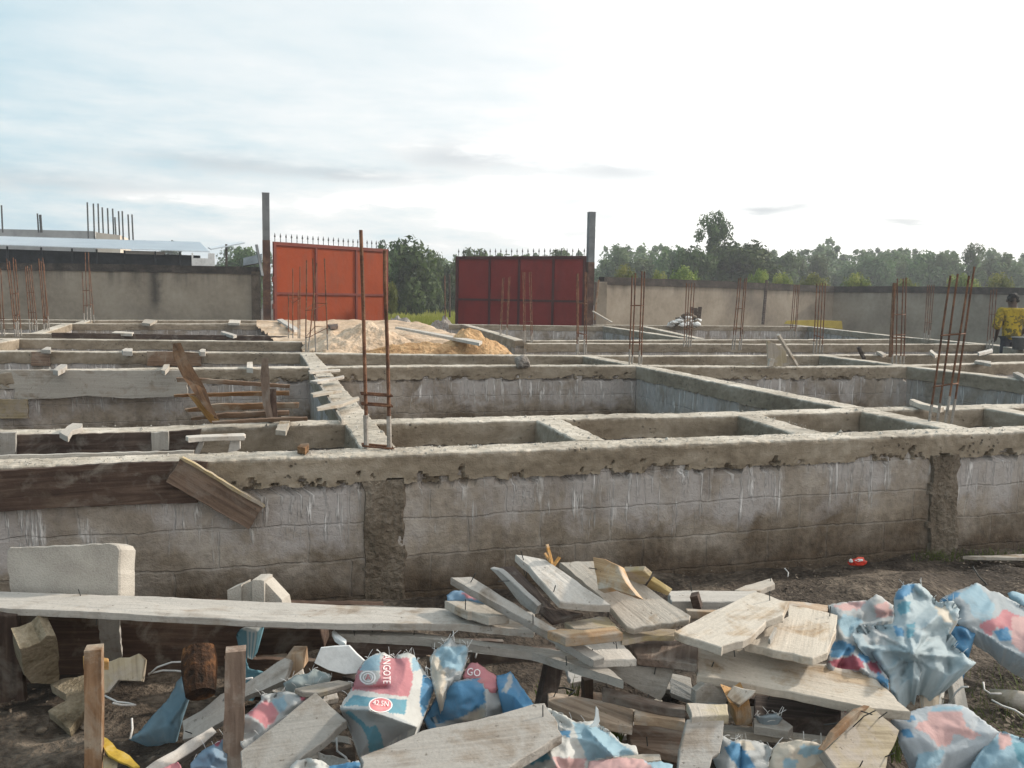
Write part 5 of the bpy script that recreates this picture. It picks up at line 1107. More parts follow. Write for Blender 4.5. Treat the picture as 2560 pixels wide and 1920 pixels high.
class Facets:
    """piecewise linear random relief: crumpled cloth with straight creases"""
    def __init__(s, P, spacing, amp, seed):
        r = random.Random(seed); xs = [p[0] for p in P]; ys = [p[1] for p in P]
        pts = []; y = min(ys)-spacing
        while y < max(ys)+spacing*1.5:
            x = min(xs)-spacing
            while x < max(xs)+spacing*1.5:
                pts.append((x+r.uniform(-.42, .42)*spacing, y+r.uniform(-.42, .42)*spacing)); x += spacing
            y += spacing
        out = geometry.delaunay_2d_cdt([Vector(p) for p in pts], [], [], 0, 1e-4)
        s.V = out[0]; s.F = out[2]; s.h = [r.uniform(-1, 1)*amp for _ in s.V]; s.g = {}; s.c = spacing*1.2
        for fi, f in enumerate(s.F):
            x0 = min(s.V[i].x for i in f); x1 = max(s.V[i].x for i in f); y0 = min(s.V[i].y for i in f); y1 = max(s.V[i].y for i in f)
            for gx_ in range(int(x0//s.c), int(x1//s.c)+1):
                for gy_ in range(int(y0//s.c), int(y1//s.c)+1): s.g.setdefault((gx_, gy_), []).append(fi)
    def __call__(s, x, y):
        for fi in s.g.get((int(x//s.c), int(y//s.c)), ()):
            a, b, c = s.F[fi][:3]; A, B, C_ = s.V[a], s.V[b], s.V[c]
            d = (B.y-C_.y)*(A.x-C_.x)+(C_.x-B.x)*(A.y-C_.y)
            if abs(d) < 1e-9: continue
            l0 = ((B.y-C_.y)*(x-C_.x)+(C_.x-B.x)*(y-C_.y))/d; l1 = ((C_.y-A.y)*(x-C_.x)+(A.x-C_.x)*(y-C_.y))/d; l2 = 1-l0-l1
            if min(l0, l1, l2) > -1e-6: return l0*s.h[a]+l1*s.h[b]+l2*s.h[c]
        return 0
def sack(pts, z0, z1, label, patches=(), base=WHT, bulge=.05, rim=28, crease=.022, sp=34, ridges=(), sub=5.0, seed=0, knot=None, name='cement_sack', fray=0, mat=None, grp='empty cement sacks strewn in the foreground', drop=.10):
    P = [tuple(p) for p in pts]; vb = max(p[1] for p in P); vt = min(p[1] for p in P)
    rr = random.Random(seed+100); ring = []; jit = 2.5 if sub > 4 else .8
    for a, b in zip(P, P[1:]+P[:1]):
        L = math.hypot(b[0]-a[0], b[1]-a[1]); n = max(1, int(L/sub))
        for i in range(n):
            t = i/n; q = (a[0]+(b[0]-a[0])*t, a[1]+(b[1]-a[1])*t)
            if i: q = (q[0]+rr.uniform(-1, 1)*1.3, q[1]+rr.uniform(-1, 1)*1.3)
            ring.append(q)
    bulge *= .6 if seed == 3 else .3; F1 = Facets(P, sp*1.15, crease*(.95 if seed == 3 else 1.05), seed); F2 = Facets(P, sp*.55, crease*.24, seed+1); F3 = Facets(P, sp*.28, crease*.05, seed+2)
    def zf(u, v, dd=None):
        d = pdist(u, v, P) if dd is None else dd
        t = (vb-v)/(vb-vt+1e-6); z = z0+(z1-z0)*t+bulge*(1-math.exp(-d/rim))
        w = min(1, .35+d/14)
        z += (F1(u, v)+F2(u, v)+F3(u, v))*w
        for (a, b, h, wd) in ridges: z += h*math.exp(-segd(u, v, a, b)/wd)
        if knot:
            r = math.hypot(u-knot[0], v-knot[1]); an = math.atan2(v-knot[1], u-knot[0])
            z += math.exp(-r/knot[2])*knot[3]*(abs(((an*11/6.283+.8*nz(an*1.3, seed)) % 1)*2-1))*min(1, r/25)+.02*math.exp(-r/14)
        return z
    inner = []; y = vt; k = 0
    while y < vb:
        x = min(p[0] for p in P)+(sub*.5 if k % 2 else 0)
        while x < max(p[0] for p in P):
            if inpoly(x, y, P):
                d = pdist(x, y, P)
                if d > sub*.55: inner.append((x+rr.uniform(-1, 1), y+rr.uniform(-1, 1)))
            x += sub
        y += sub*.87; k += 1
    n = len(ring); V2 = [Vector(p) for p in ring+inner]
    out = geometry.delaunay_2d_cdt(V2, [(i, (i+1) % n) for i in range(n)], [], 1, 1e-5)
    VV, EE, FF = out[0], out[1], out[2]
    pos = []; cols = []
    for q in VV:
        pos.append(Pz(q.x, q.y, zf(q.x, q.y)))
        c = base
        jx, jy = q.x+jit*nz(q.x, q.y, 1, .08), q.y+jit*nz(q.x, q.y, 2, .08)
        for pc, poly in patches:
            if inpoly(jx, jy, poly): c = pc
        cols.append(c)
    faces = [tuple(f) for f in FF]
    # orient towards camera
    f0 = faces[len(faces)//2]; nn = (pos[f0[1]]-pos[f0[0]]).cross(pos[f0[2]]-pos[f0[0]])
    if nn.dot(CAM-pos[f0[0]]) < 0: faces = [tuple(reversed(f)) for f in faces]
    # underside: boundary loop dropped and tucked in
    cnt = {}
    for f in faces:
        for i in range(len(f)): a, b = f[i], f[(i+1) % len(f)]; cnt[(a, b)] = 1
    bnd = [(a, b) for (a, b) in cnt if (b, a) not in cnt]
    cen = sum(pos, Vector())/len(pos); low = {}
    for a, b in bnd:
        for i in (a, b):
            if i not in low:
                p = pos[i]; q = p.lerp(cen, .10); q.z = max(.005, p.z-drop*(.6+.4*nz(p.x*9, p.y*9, seed))); low[i] = len(pos)+len(low)
    lowp = [None]*len(low)
    base_n = len(pos)
    for i, j in low.items():
        p = pos[i]; q = p.lerp(Vector((cen.x, cen.y, p.z)), .45); q.z = max(.004, p.z-drop); lowp[j-base_n] = q
    pos += lowp; cols += [cols[i] for i in low]
    for a, b in bnd: faces.append((b, a, low[a], low[b]))
    o = mesh_obj(name, pos, faces, mat or M['sack'])
    at = o.data.color_attributes.new('print', 'FLOAT_COLOR', 'POINT')
    for i, c in enumerate(cols): at.data[i].color = (*c, 1)
    sm = [False]*len(o.data.polygons)
    o.data.polygons.foreach_set('use_smooth', [True]*len(sm))
    if fray:
        mb = MB()
        for _ in range(fray):
            i = rr.randrange(n); u, v = ring[i]
            if v > (vb+vt)/2 and rr.random() < .6: continue
            p = Pz(u, v, zf(u, v, 0)); d = Vector((rr.uniform(-1, 1), rr.uniform(-.5, .5), rr.uniform(0, 1.2))).normalized()*rr.uniform(.01, .035)
            mb.tube([p, p+d*.5+Vector((0, 0, .002)), p+d], .0008, 4, False)
        mb.build('frayed_threads', M['white'], o)
    tag(o, label, 'sack', grp); o.data['n'] = n
    return o, zf
def fp(fr, *pts): return [px(fr, *p) for p in pts]
# printed sack ---------------------------------------------------------------
s1, zf1 = sack(fp('r2', (580, 375), (650, 315), (700, 292), (760, 275), (830, 262), (900, 300), (930, 330), (980, 340), (1010, 290), (1080, 278), (1150, 268), (1220, 295), (1260, 370), (1330, 470), (1400, 570), (1495, 690), (1440, 850), (1400, 960), (1330, 1130), (1262, 1235), (1100, 1310), (960, 1400), (850, 1500), (690, 1560), (520, 1612), (430, 1400), (350, 1150), (255, 990), (330, 850), (430, 700), (480, 510)),
     .20, .40, 'printed cement sack with faded red panel, the best readable one, beside the big bottom board', patches=[
     (PNK, fp('r2', (780, 400), (830, 300), (920, 345), (1155, 330), (1180, 480), (1205, 540), (1190, 700), (1150, 840), (800, 800), (640, 770), (470, 750), (420, 760), (400, 700), (480, 510), (520, 440), (600, 400), (700, 380))),
     (LBLU, fp('r2', (580, 375), (690, 300), (780, 285), (775, 480), (760, 570), (600, 520), (520, 500), (530, 440))),
     (WHT, fp('r2', (530, 520), (600, 500), (780, 500), (780, 590), (700, 680), (600, 690), (530, 640), (505, 570))),
     (TEAL, fp('r2', (330, 920), (440, 820), (640, 840), (620, 960), (400, 950), (300, 970))), (TEAL, fp('r2', (640, 840), (1130, 880), (1100, 1070), (930, 1050), (620, 960))),
     (LBLU, fp('r2', (1190, 330), (1260, 330), (1310, 480), (1200, 520))), (BLU, fp('r2', (1330, 560), (1420, 560), (1500, 690), (1440, 850), (1330, 1120), (1290, 900))),
     (GRY, fp('r2', (255, 990), (400, 950), (640, 970), (920, 1060), (1250, 1220), (960, 1400), (850, 1500), (690, 1560), (520, 1612), (350, 1150))),
     (TEAL, fp('r2', (380, 1010), (640, 1240), (720, 1200), (800, 1350), (830, 1500), (640, 1560), (620, 1400), (560, 1250), (330, 1050)))],
     base=WHT, bulge=.09, rim=34, crease=.007, sp=56, sub=3.2, seed=3, fray=60,
     ridges=((px('r2', 300, 1000), px('r2', 640, 1015), .05, 20), (px('r2', 640, 1015), px('r2', 1250, 1235), .05, 20), (px('r2', 450, 740), px('r2', 850, 715), -.018, 7)), drop=.16)
def print_text(body, o, zf, center, ang, h, mat, name, shear=0, sx=1.0, lift=.0025):
    """text laid on the sack's own surface; ang in degrees in the picture, h letter height in pixels"""
    cu = bpy.data.curves.new(name, 'FONT'); cu.body = body; cu.align_x = 'CENTER'; cu.align_y = 'CENTER'; cu.size = 1; cu.resolution_u = 2
    to = bpy.data.objects.new(name, cu); COL.objects.link(to)
    dg = bpy.context.evaluated_depsgraph_get(); me = bpy.data.meshes.new_from_object(to.evaluated_get(dg)); bpy.data.objects.remove(to)
    bm = bmesh.new(); bm.from_mesh(me); bmesh.ops.triangulate(bm, faces=bm.faces); bmesh.ops.subdivide_edges(bm, edges=[e for e in bm.edges if e.calc_length() > .25], cuts=1)
    bmesh.ops.triangulate(bm, faces=bm.faces)
    a = radians(ang); vs = []
    for v in bm.verts:
        x, y = v.co.x*h*sx, v.co.y*h; u = center[0]+x*cos(a)+y*sin(a); w_ = center[1]+x*sin(a)-y*cos(a)
        p = Pz(u, w_, zf(u, w_)); d = (CAM-p).normalized(); vs.append(p+d*lift)
    fs = [tuple(v.index for v in f.verts) for f in bm.faces]; bm.free()
    return mesh_obj(name, vs, fs, mat, o)
print_text('ANGOTE', s1, zf1, px('r2', 862, 480), 90, 27, M['ink_white'], 'printed_letters', sx=.66, lift=.008)
def disc(o, zf, c, rx, ry, mat, name, lift, ring=None):
    vs = [] ; n = 28
    for k in range(n):
        for q in ((1.0,) if ring is None else (1.0, ring)): 
            u = c[0]+rx*q*cos(2*pi*k/n); v = c[1]+ry*q*sin(2*pi*k/n); p = Pz(u, v, zf(u, v)); vs.append(p+(CAM-p).normalized()*lift)
    if ring is None:
        p = Pz(*c, zf(*c)); vs.append(p+(CAM-p).normalized()*lift); fs = [(k, (k+1) % n, n) for k in range(n)]
    else: fs = [(2*k, 2*((k+1) % n), 2*((k+1) % n)+1, 2*k+1) for k in range(n)]
    return mesh_obj(name, vs, fs, mat, o)
disc(s1, zf1, px('r2', 785, 945), 30, 19, M['ink_white'], 'badge_border', .007, .90); disc(s1, zf1, px('r2', 785, 945), 27, 17, M['ink_red'], 'badge', .006)
print_text('42.5N', s1, zf1, px('r2', 790, 925), 6, 18, M['ink_white'], 'printed_grade', sx=.9, lift=.013)
disc(s1, zf1, px('r2', 620, 590), 20, 17, M['ink_white'], 'round_emblem', .006, .82)
disc(s1, zf1, px('r2', 622, 590), 13, 11, M['ink_white'], 'round_emblem', .006, .8)
print_text('A', s1, zf1, px('r2', 622, 590), 0, 22, M['ink_red'], 'printed_letters', lift=.004)
# other sacks ---------------------------------------------------------------
sack(fp('B', (90, 1080), (130, 1020), (210, 965), (285, 895), (330, 955), (425, 965), (450, 1010), (425, 1130), (385, 1235), (250, 1320), (210, 1420), (150, 1440), (100, 1260)), .33, .42, 'upright light blue torn sack flap above the printed sack', [(LBLU, fp('B', (100, 1090), (200, 980), (430, 970), (440, 1020), (400, 1210), (230, 1180))), (CREAM, fp('B', (90, 1080), (160, 1060), (240, 1250), (220, 1440), (150, 1440), (110, 1260)))], GRY, .03, 14, .018, 20, seed=5, fray=50)
s2_, zf2 = sack(fp('B', (420, 1190), (460, 1135), (530, 1128), (620, 1200), (700, 1250), (715, 1365), (600, 1400), (480, 1290), (395, 1250)), .33, .38, 'small pink printed fold between the blue sacks', [], PNK, .02, 12, .01, 24, seed=6)
print_text('GO', s2_, zf2, px('B', 495, 1222), 8, 27, M['ink_white'], 'printed_letters', sx=.85, lift=.006)
o_, z_ = sack(fp('B', (700, 1250), (780, 1235), (835, 1210), (900, 1300), (990, 1430), (1048, 1512), (950, 1550), (860, 1440), (720, 1400)), .32, .36, 'pointed blue and grey sack corner right of the bright blue sack', [(GRY, fp('B', (760, 1400), (835, 1210), (860, 1300), (800, 1420)))], BLU, .025, 12, .012, 22, seed=7)
sack(fp('B', (215, 1390), (300, 1310), (420, 1280), (560, 1270), (600, 1370), (720, 1385), (870, 1440), (990, 1480), (1045, 1515), (850, 1580), (620, 1670), (500, 1700), (330, 1690), (150, 1700), (30, 1665), (60, 1600), (140, 1450)), .22, .36, 'bright blue and white sack right of the printed sack', [(BLU, fp('B', (140, 1450), (300, 1310), (570, 1270), (610, 1500), (500, 1570), (400, 1620), (150, 1700), (30, 1665))), (LBLU, fp('B', (850, 1450), (1045, 1515), (850, 1580))), (CREAM, fp('B', (380, 1630), (600, 1550), (600, 1660), (400, 1690)))], GRY, .055, 26, .022, 40, seed=8,
     ridges=((px('B', 605, 1380), px('B', 600, 1640), .03, 7),), drop=.14)
sack(fp('E', (1165, 618), (1330, 690), (1440, 755), (1600, 742), (1740, 830), (1850, 945), (1990, 975), (2012, 1060), (1850, 1075), (1700, 1110), (1560, 1120), (1540, 1190), (1300, 1300), (830, 1300), (860, 1170), (960, 1085), (1090, 1060), (1180, 1015), (1210, 860), (1330, 830), (1180, 720)), .22, .30, 'pale blue sack spreading under the right end of the big bottom board',
     [(BLU, fp('E', (1180, 830), (1390, 830), (1380, 900), (1300, 880), (1180, 960))), (LBLU, fp('E', (1400, 760), (1650, 800), (1850, 950), (1990, 1050), (1550, 1110), (1450, 900))), (LPNK, fp('E', (1220, 1080), (1540, 1090), (1500, 1200), (1260, 1200))), (TEAL, fp('E', (1000, 1080), (1170, 1030), (1200, 1100), (1010, 1150)))], WHT, .06, 24, .026, 34, seed=9, fray=20,
     ridges=((px('E', 1550, 830), px('E', 1780, 1070), .025, 6), (px('E', 1180, 1010), px('E', 1260, 1180), .03, 8)), drop=.12)
slab('sack_scrap', fp('E', (1558, 805), (1600, 770), (1615, 700), (1620, 610), (1640, 640), (1658, 750), (1640, 790), (1600, 812)), T(px('E', 1558, 805), .30, px('E', 1658, 790), .30, px('E', 1620, 610), .37), .003, M['white'], 'white pointed sack scrap sticking up from the pale blue sack', 'sack')
sack(fp('E', (1540, 1190), (1560, 1120), (1850, 1080), (2055, 1100), (2100, 1130), (2212, 1115), (2330, 1150), (2330, 1300), (1500, 1300)), .24, .27, 'pinkish white sack cropped by the bottom edge left of the curved board', [(LBLU, fp('E', (2060, 1100), (2330, 1120), (2330, 1200), (2150, 1180)))], LPNK, .03, 14, .014, 30, seed=10)
sack(fp('F', (905, 890), (940, 880), (1040, 930), (1120, 915), (1260, 930), (1350, 960), (1410, 1000), (1380, 1080), (1370, 1240), (1200, 1320), (900, 1320), (890, 1150), (850, 1085), (920, 1040)), .16, .24, 'blue and cream sack between the curved board and the rounded sack', [(BLU, fp('F', (1030, 940), (1110, 960), (1260, 1180), (1100, 1200), (960, 1000))), (CREAM, fp('F', (1070, 920), (1200, 930), (1240, 1010), (1150, 1020)))], GRY, .05, 22, .018, 40, seed=11, fray=40, ridges=((px('F', 1125, 920), px('F', 1105, 1180), -.02, 4),))
sack(fp('F', (1412, 1000), (1450, 950), (1550, 935), (1640, 918), (1780, 935), (1890, 972), (1900, 1030), (1960, 1060), (1990, 1120), (2120, 1200), (2120, 1330), (1380, 1330), (1370, 1150)), .14, .26, 'rounded cream sack at the bottom, left of the yellowish board', [(LBLU, fp('F', (1680, 960), (1890, 985), (1880, 1040), (1700, 1080), (1640, 1040))), (LBLU, fp('F', (1520, 1080), (1650, 1110), (1600, 1180), (1500, 1180)))], CREAM, .07, 30, .016, 46, seed=12, fray=30)
sack(fp('D', (405, 600), (520, 575), (640, 562), (768, 558), (850, 498), (900, 520), (945, 560), (1010, 600), (1015, 700), (1010, 745), (860, 760), (850, 780), (690, 775), (640, 800), (640, 870), (680, 990), (800, 1030), (880, 1140), (960, 1280), (970, 1380), (860, 1290), (700, 1215), (385, 1190), (400, 1080), (440, 930), (490, 730)), .30, .42, 'pale sack with pink and blue print at the right end of the boards',
     [(LPNK, fp('D', (450, 610), (620, 575), (760, 565), (700, 640), (560, 650))), (LPNK, fp('D', (830, 600), (950, 570), (1010, 700), (860, 720))), (LBLU, fp('D', (490, 740), (560, 680), (740, 740), (640, 870), (560, 900))), (BLU, fp('D', (440, 950), (520, 920), (680, 990), (600, 1060), (430, 1090))), (RED, fp('D', (400, 1120), (640, 1060), (720, 1100), (740, 1190), (500, 1200))), (RED, fp('D', (760, 1130), (860, 1120), (900, 1240), (800, 1200))), (BLU, fp('D', (660, 1050), (760, 1040), (800, 1110), (740, 1140))), (BLU, fp('D', (850, 1200), (970, 1300), (970, 1380), (860, 1290)))], GRY, .05, 24, .030, 38, seed=13, drop=.2)
sack(fp('D', (1010, 560), (1030, 480), (1100, 412), (1170, 402), (1245, 398), (1330, 470), (1420, 575), (1470, 570), (1560, 560), (1620, 640), (1600, 760), (1540, 790), (1520, 850), (1600, 930), (1560, 970), (1650, 1040), (1700, 1095), (1772, 1130), (1740, 1160), (1600, 1210), (1520, 1255), (1400, 1200), (1260, 1180), (1250, 1310), (1190, 1270), (1130, 1300), (1040, 1425), (975, 1370), (965, 1250), (880, 1140), (800, 1030), (680, 985), (620, 870), (690, 780), (830, 790), (1000, 770), (1020, 700)), .26, .50, 'knotted grey blue sack with folds radiating from its tied middle',
     [(BLU, fp('D', (1020, 540), (1040, 470), (1110, 412), (1200, 402), (1180, 480), (1080, 560))), (TEAL, fp('D', (1040, 580), (1160, 560), (1160, 660), (1060, 690))), (BLU, fp('D', (1000, 790), (1090, 800), (1110, 900), (1040, 880))), (TEAL, fp('D', (1130, 770), (1210, 760), (1200, 890), (1130, 900))), (CREAM, fp('D', (1380, 600), (1480, 590), (1590, 770), (1480, 760))), (GRY, fp('D', (690, 780), (830, 790), (1080, 970), (760, 960)))], (.42, .50, .53), .05, 26, .030, 36, seed=14, knot=(*px('D', 1190, 1060), 80, .016), fray=50, drop=.12,
     ridges=((px('D', 700, 780), px('D', 1100, 990), .016, 9), (px('D', 680, 985), px('D', 1140, 1040), .014, 9), (px('D', 1190, 990), px('D', 1190, 1270), .014, 7), (px('D', 1280, 1060), px('D', 1650, 1080), .015, 9)))
sack(fp('D', (1255, 1180), (1400, 1180), (1505, 1190), (1490, 1330), (1470, 1485), (1370, 1470), (1250, 1475), (1245, 1320)), .16, .30, 'cream and white sack flap hanging below the knotted sack', [(CREAM, fp('D', (1250, 1290), (1480, 1300), (1470, 1490), (1240, 1480)))], WHT, .015, 12, .012, 26, seed=15)
sack(fp('D', (1530, 800), (1640, 790), (1770, 840), (1735, 960), (1690, 1085), (1640, 1040), (1560, 970), (1600, 930)), .18, .28, 'plain deep blue sack piece in the gap beside the knotted sack', [], BLU, .02, 12, .010, 26, seed=16)
sack(fp('D', (1430, 560), (1480, 520), (1580, 470), (1690, 430), (1780, 393), (1850, 430), (1900, 470), (1980, 480), (2080, 545), (2212, 610), (2440, 760), (2440, 1200), (2212, 1090), (2100, 1030), (2000, 980), (1880, 890), (1770, 838), (1600, 770), (1620, 640)), .20, .36, 'large sack lifted off the ground at the right with pink print along its edge',
     [(BLU, fp('D', (1440, 560), (1570, 480), (1640, 480), (1560, 550), (1470, 600))), (LBLU, fp('D', (1600, 500), (1780, 400), (1950, 600), (1900, 760), (1750, 720), (1700, 600))), (PNK, fp('D', (1790, 790), (1960, 700), (2030, 640), (2170, 700), (2150, 860), (1950, 800), (1900, 890))), (LPNK, fp('D', (2100, 700), (2212, 700), (2300, 900), (2200, 1050), (2100, 960))), (BLU, fp('D', (1930, 850), (2060, 800), (2100, 920), (2000, 940)))], (.40, .44, .46), .05, 26, .018, 60, seed=17, drop=.10)
sack(fp('D', (2060, 490), (2110, 470), (2212, 500), (2440, 540), (2440, 740), (2212, 600), (2100, 550)), .24, .32, 'sky blue sack behind the large lifted one at the right edge', [], LBLU, .03, 14, .014, 30, seed=18)
sack(fp('G', (890, 792), (980, 770), (1080, 710), (1180, 675), (1260, 655), (1450, 630), (1600, 645), (1660, 670), (1780, 770), (1900, 860), (1965, 905), (1890, 990), (1750, 1040), (1600, 1090), (1450, 1150), (1420, 1200), (1300, 1330), (1110, 1340), (1165, 1150), (1060, 1090), (970, 1010), (985, 890)), .14, .27, 'plump sack with shiny pink panel at the lower right',
     [(LPNK, fp('G', (1260, 710), (1600, 700), (1640, 850), (1780, 940), (1700, 990), (1530, 920), (1480, 1040), (1370, 1050), (1250, 920), (1140, 880), (1160, 820), (1260, 790))), (BLU, fp('G', (1030, 760), (1120, 740), (1140, 790), (1060, 820))), (BLU, fp('G', (980, 900), (1090, 870), (1120, 960), (1020, 950))), (LBLU, fp('G', (1160, 1120), (1430, 1070), (1400, 1200), (1300, 1330), (1110, 1340))), (LBLU, fp('G', (1290, 670), (1600, 650), (1600, 690), (1300, 700)))], (.44, .48, .51), .08, 36, .014, 55, seed=19, drop=.14)
sack(fp('G', (1900, 960), (1965, 905), (2020, 900), (2120, 945), (2212, 970), (2400, 1010), (2400, 1400), (1640, 1400), (1700, 1220), (1780, 1100)), .12, .22, 'bluish sack cropped by the lower right corner', [(LPNK, fp('G', (1960, 910), (2080, 940), (2090, 1040), (1970, 1080))), (TEAL, fp('G', (2100, 1010), (2400, 1000), (2400, 1300), (2150, 1200)))], LBLU, .07, 30, .020, 46, seed=20)
sack(fp('A', (195, 1180), (260, 1150), (380, 1030), (380, 985), (600, 950), (700, 965), (800, 975), (840, 1010), (640, 1150), (400, 1320), (190, 1450)), .20, .27, 'pink and white sack half hidden by the large grey board at left', [(PNK, fp('A', (230, 1160), (400, 1040), (480, 1060), (540, 1140), (520, 1200), (420, 1290), (330, 1200))), (LBLU, fp('A', (470, 1040), (590, 990), (620, 1090), (560, 1150))), (RED, fp('A', (730, 980), (810, 980), (760, 1050)))], GRY, .04, 18, .018, 30, seed=21, fray=24)
sack(fp('A', (580, 878), (700, 800), (800, 790), (870, 745), (1010, 790), (1030, 820), (880, 880), (740, 925)), .27, .31, 'thin grey green sack strip left of the white sheet', [], (.33, .38, .38), .02, 12, .012, 24, seed=22, fray=20)
sack(fp('A', (150, 440), (185, 380), (250, 352), (412, 348), (330, 420), (240, 400), (215, 520), (230, 640), (270, 740), (400, 770), (330, 830), (230, 810), (180, 600)), .16, .34, 'blue sack strip hanging behind the split stake', [(WHT, fp('A', (200, 352), (412, 348), (330, 420), (230, 400)))], (.15, .30, .36), .015, 10, .012, 22, seed=23)
sack(fp('L', (1180, 1395), (1300, 1310), (1400, 1180), (1560, 1010), (1640, 850), (1715, 770), (1730, 880), (1762, 970), (1700, 1130), (1640, 1310), (1560, 1270), (1500, 1290), (1380, 1360)), .05, .20, 'plain blue grey sack folded over on the soil between the stakes', [], (.17, .27, .33), .03, 16, .014, 36, seed=24, ridges=((px('L', 1750, 960), px('L', 1580, 1230), .02, 5),))
sack(fp('L', (1760, 1610), (1860, 1500), (2000, 1420), (2090, 1370), (2100, 1800), (1740, 1800)), .12, .20, 'crumpled blue rag of sack at the bottom left of the split stake', [(RED, fp('L', (1940, 1400), (2060, 1370), (2000, 1480)))], (.24, .34, .44), .04, 16, .020, 20, seed=25, fray=20)
sack(fp('L', (1500, 1659), (1640, 1600), (1672, 1650), (1670, 1740), (1480, 1740)), .18, .2, 'small red sack corner at the bottom edge beside the batten', [], PNK, .01, 10, .008, 20, seed=26)
sack(fp('A', (640, 1659), (700, 1590), (800, 1565), (940, 1590), (1010, 1640), (1280, 1590), (1330, 1700), (1100, 1800), (640, 1800)), .26, .30, 'white and blue sack cropped by the bottom edge between the big boards', [(BLU, fp('A', (1000, 1620), (1300, 1590), (1300, 1700), (1000, 1720)))], WHT, .03, 16, .018, 26, seed=27)
sack(fp('B', (245, 510), (300, 470), (420, 462), (540, 500), (760, 620), (620, 600), (450, 548), (250, 555)), .47, .50, 'blue and pink sack corner under the long narrow board', [(PNK, fp('B', (380, 490), (520, 495), (560, 560), (430, 530)))], (.22, .34, .46), .015, 10, .010, 24, seed=28, drop=.05)
sack(fp('F', (1240, 700), (1330, 690), (1440, 675), (1500, 720), (1430, 740), (1330, 745)), .22, .24, 'frayed grey sack piece on the bluish board end', [], (.30, .36, .40), .015, 8, .010, 16, seed=29, fray=30, drop=.03)

# ================================================================== PERSON
def person():
    D = 17.0; c = Pd(2536, 763, D)
    f = Vector((-CF.x, -CF.y, 0)).normalized(); 
    root = empty('person', (c.x, c.y, 0), 'person in a yellow patterned shirt seen from behind at the right edge', 'person')
    R_ = CR.copy(); R_.z = 0; R_.normalize(); B_ = Vector((CF.x, CF.y, 0)).normalized()      # R right, B away from camera
    def W(x, y, z): return Vector((c.x, c.y, 0))+R_*x*1.1+B_*y*1.1+Vector((0, 0, z*1.035))
    def skin(name, verts, edges, radii, mat, rootv=0, sub=2, smooth=True):
        me = bpy.data.meshes.new(name); me.from_pydata([tuple(W(*v)) for v in verts], edges, []); o = bpy.data.objects.new(name, me); COL.objects.link(o)
        m = o.modifiers.new('s', 'SKIN'); m.use_smooth_shade = True
        sv = me.skin_vertices[0].data
        for i, r in enumerate(radii): sv[i].radius = r if isinstance(r, tuple) else (r, r)
        sv[rootv].use_root = True
        ss = o.modifiers.new('u', 'SUBSURF'); ss.levels = sub; ss.render_levels = sub
        dg = bpy.context.evaluated_depsgraph_get(); m2 = bpy.data.meshes.new_from_object(o.evaluated_get(dg)); bpy.data.objects.remove(o)
        m2.materials.clear(); m2.materials.append(mat); n = bpy.data.objects.new(name, m2); COL.objects.link(n)
        n.parent = root; n.matrix_parent_inverse = root.matrix_world.inverted(); return n
    # body: pelvis, spine, neck, head, arms, legs, fingers
    V = [(0, 0, .95), (0, .02, 1.15), (0, .03, 1.36), (0, .04, 1.50), (0, .06, 1.57), (.01, .08, 1.66), (.01, .09, 1.735),
         (-.19, .03, 1.42), (-.27, -.02, 1.17), (-.22, .12, .95), (.19, .03, 1.42), (.27, -.01, 1.17), (.22, .14, .96),
         (-.10, 0, .88), (-.11, .02, .50), (-.12, -.02, .09), (-.13, .12, .04), (.10, 0, .88), (.12, .03, .50), (.13, -.01, .09), (.14, .13, .04)]
    E = [(0, 1), (1, 2), (2, 3), (3, 4), (4, 5), (5, 6), (2, 7), (7, 8), (8, 9), (2, 10), (10, 11), (11, 12), (0, 13), (13, 14), (14, 15), (15, 16), (0, 17), (17, 18), (18, 19), (19, 20)]
    Rr = [.13, (.14, .11), (.17, .11), (.075, .07), .078, .115, .085, .06, .047, .032, .06, .047, .032, .09, .062, .042, .035, .09, .062, .042, .035]
    for h, s in ((9, -1), (12, 1)):
        hx, hy, hz = V[h]; k = len(V); V.append((hx-s*.01, hy+.05, hz-.05)); E.append((h, k)); Rr.append((.035, .02))
        for j in range(4):
            a = (j-1.5)*.018; V += [(hx-s*.01+a, hy+.09, hz-.09), (hx-s*.01+a*1.1, hy+.12, hz-.135+.008*abs(j-1.5))]; E += [(k, len(V)-2), (len(V)-2, len(V)-1)]; Rr += [.009, .007]
        V += [(hx-s*.045, hy+.07, hz-.06), (hx-s*.06, hy+.10, hz-.09)]; E += [(k, len(V)-2), (len(V)-2, len(V)-1)]; Rr += [.011, .008]
    skin('body', V, E, Rr, M['skin'])
    for s in (-1, 1): lump('ear', W(.01+s*.108, .075, 1.65), .032, M['skin'], None, None, 2, (.5, .8, 1.1), root, 1)
    lump('hair', W(.01, .08, 1.69), .108, M['hair'], None, None, 5, (.97, 1.03, 1.02), root, 3)
    skin('shirt', [(0, 0, .86), (0, .01, 1.0), (0, .02, 1.2), (0, .03, 1.38), (0, .04, 1.50), (-.21, .03, 1.44), (-.285, 0, 1.22), (-.29, .03, 1.08), (.20, .03, 1.43), (.285, 0, 1.22), (.29, .03, 1.08)],
         [(0, 1), (1, 2), (2, 3), (3, 4), (3, 5), (5, 6), (6, 7), (3, 8), (8, 9), (9, 10)], [(.21, .16), (.20, .15), (.20, .15), (.21, .14), (.10, .10), .105, .09, .095, .105, .09, .095], M['shirt'])
    skin('trousers', [(0, 0, .98), (-.10, 0, .86), (-.115, .02, .5), (-.12, 0, .12), (.10, 0, .86), (.12, .03, .5), (.13, 0, .12)], [(0, 1), (1, 2), (2, 3), (0, 4), (4, 5), (5, 6)], [.15, .115, .085, .075, .115, .085, .075], M['trousers'])
person()
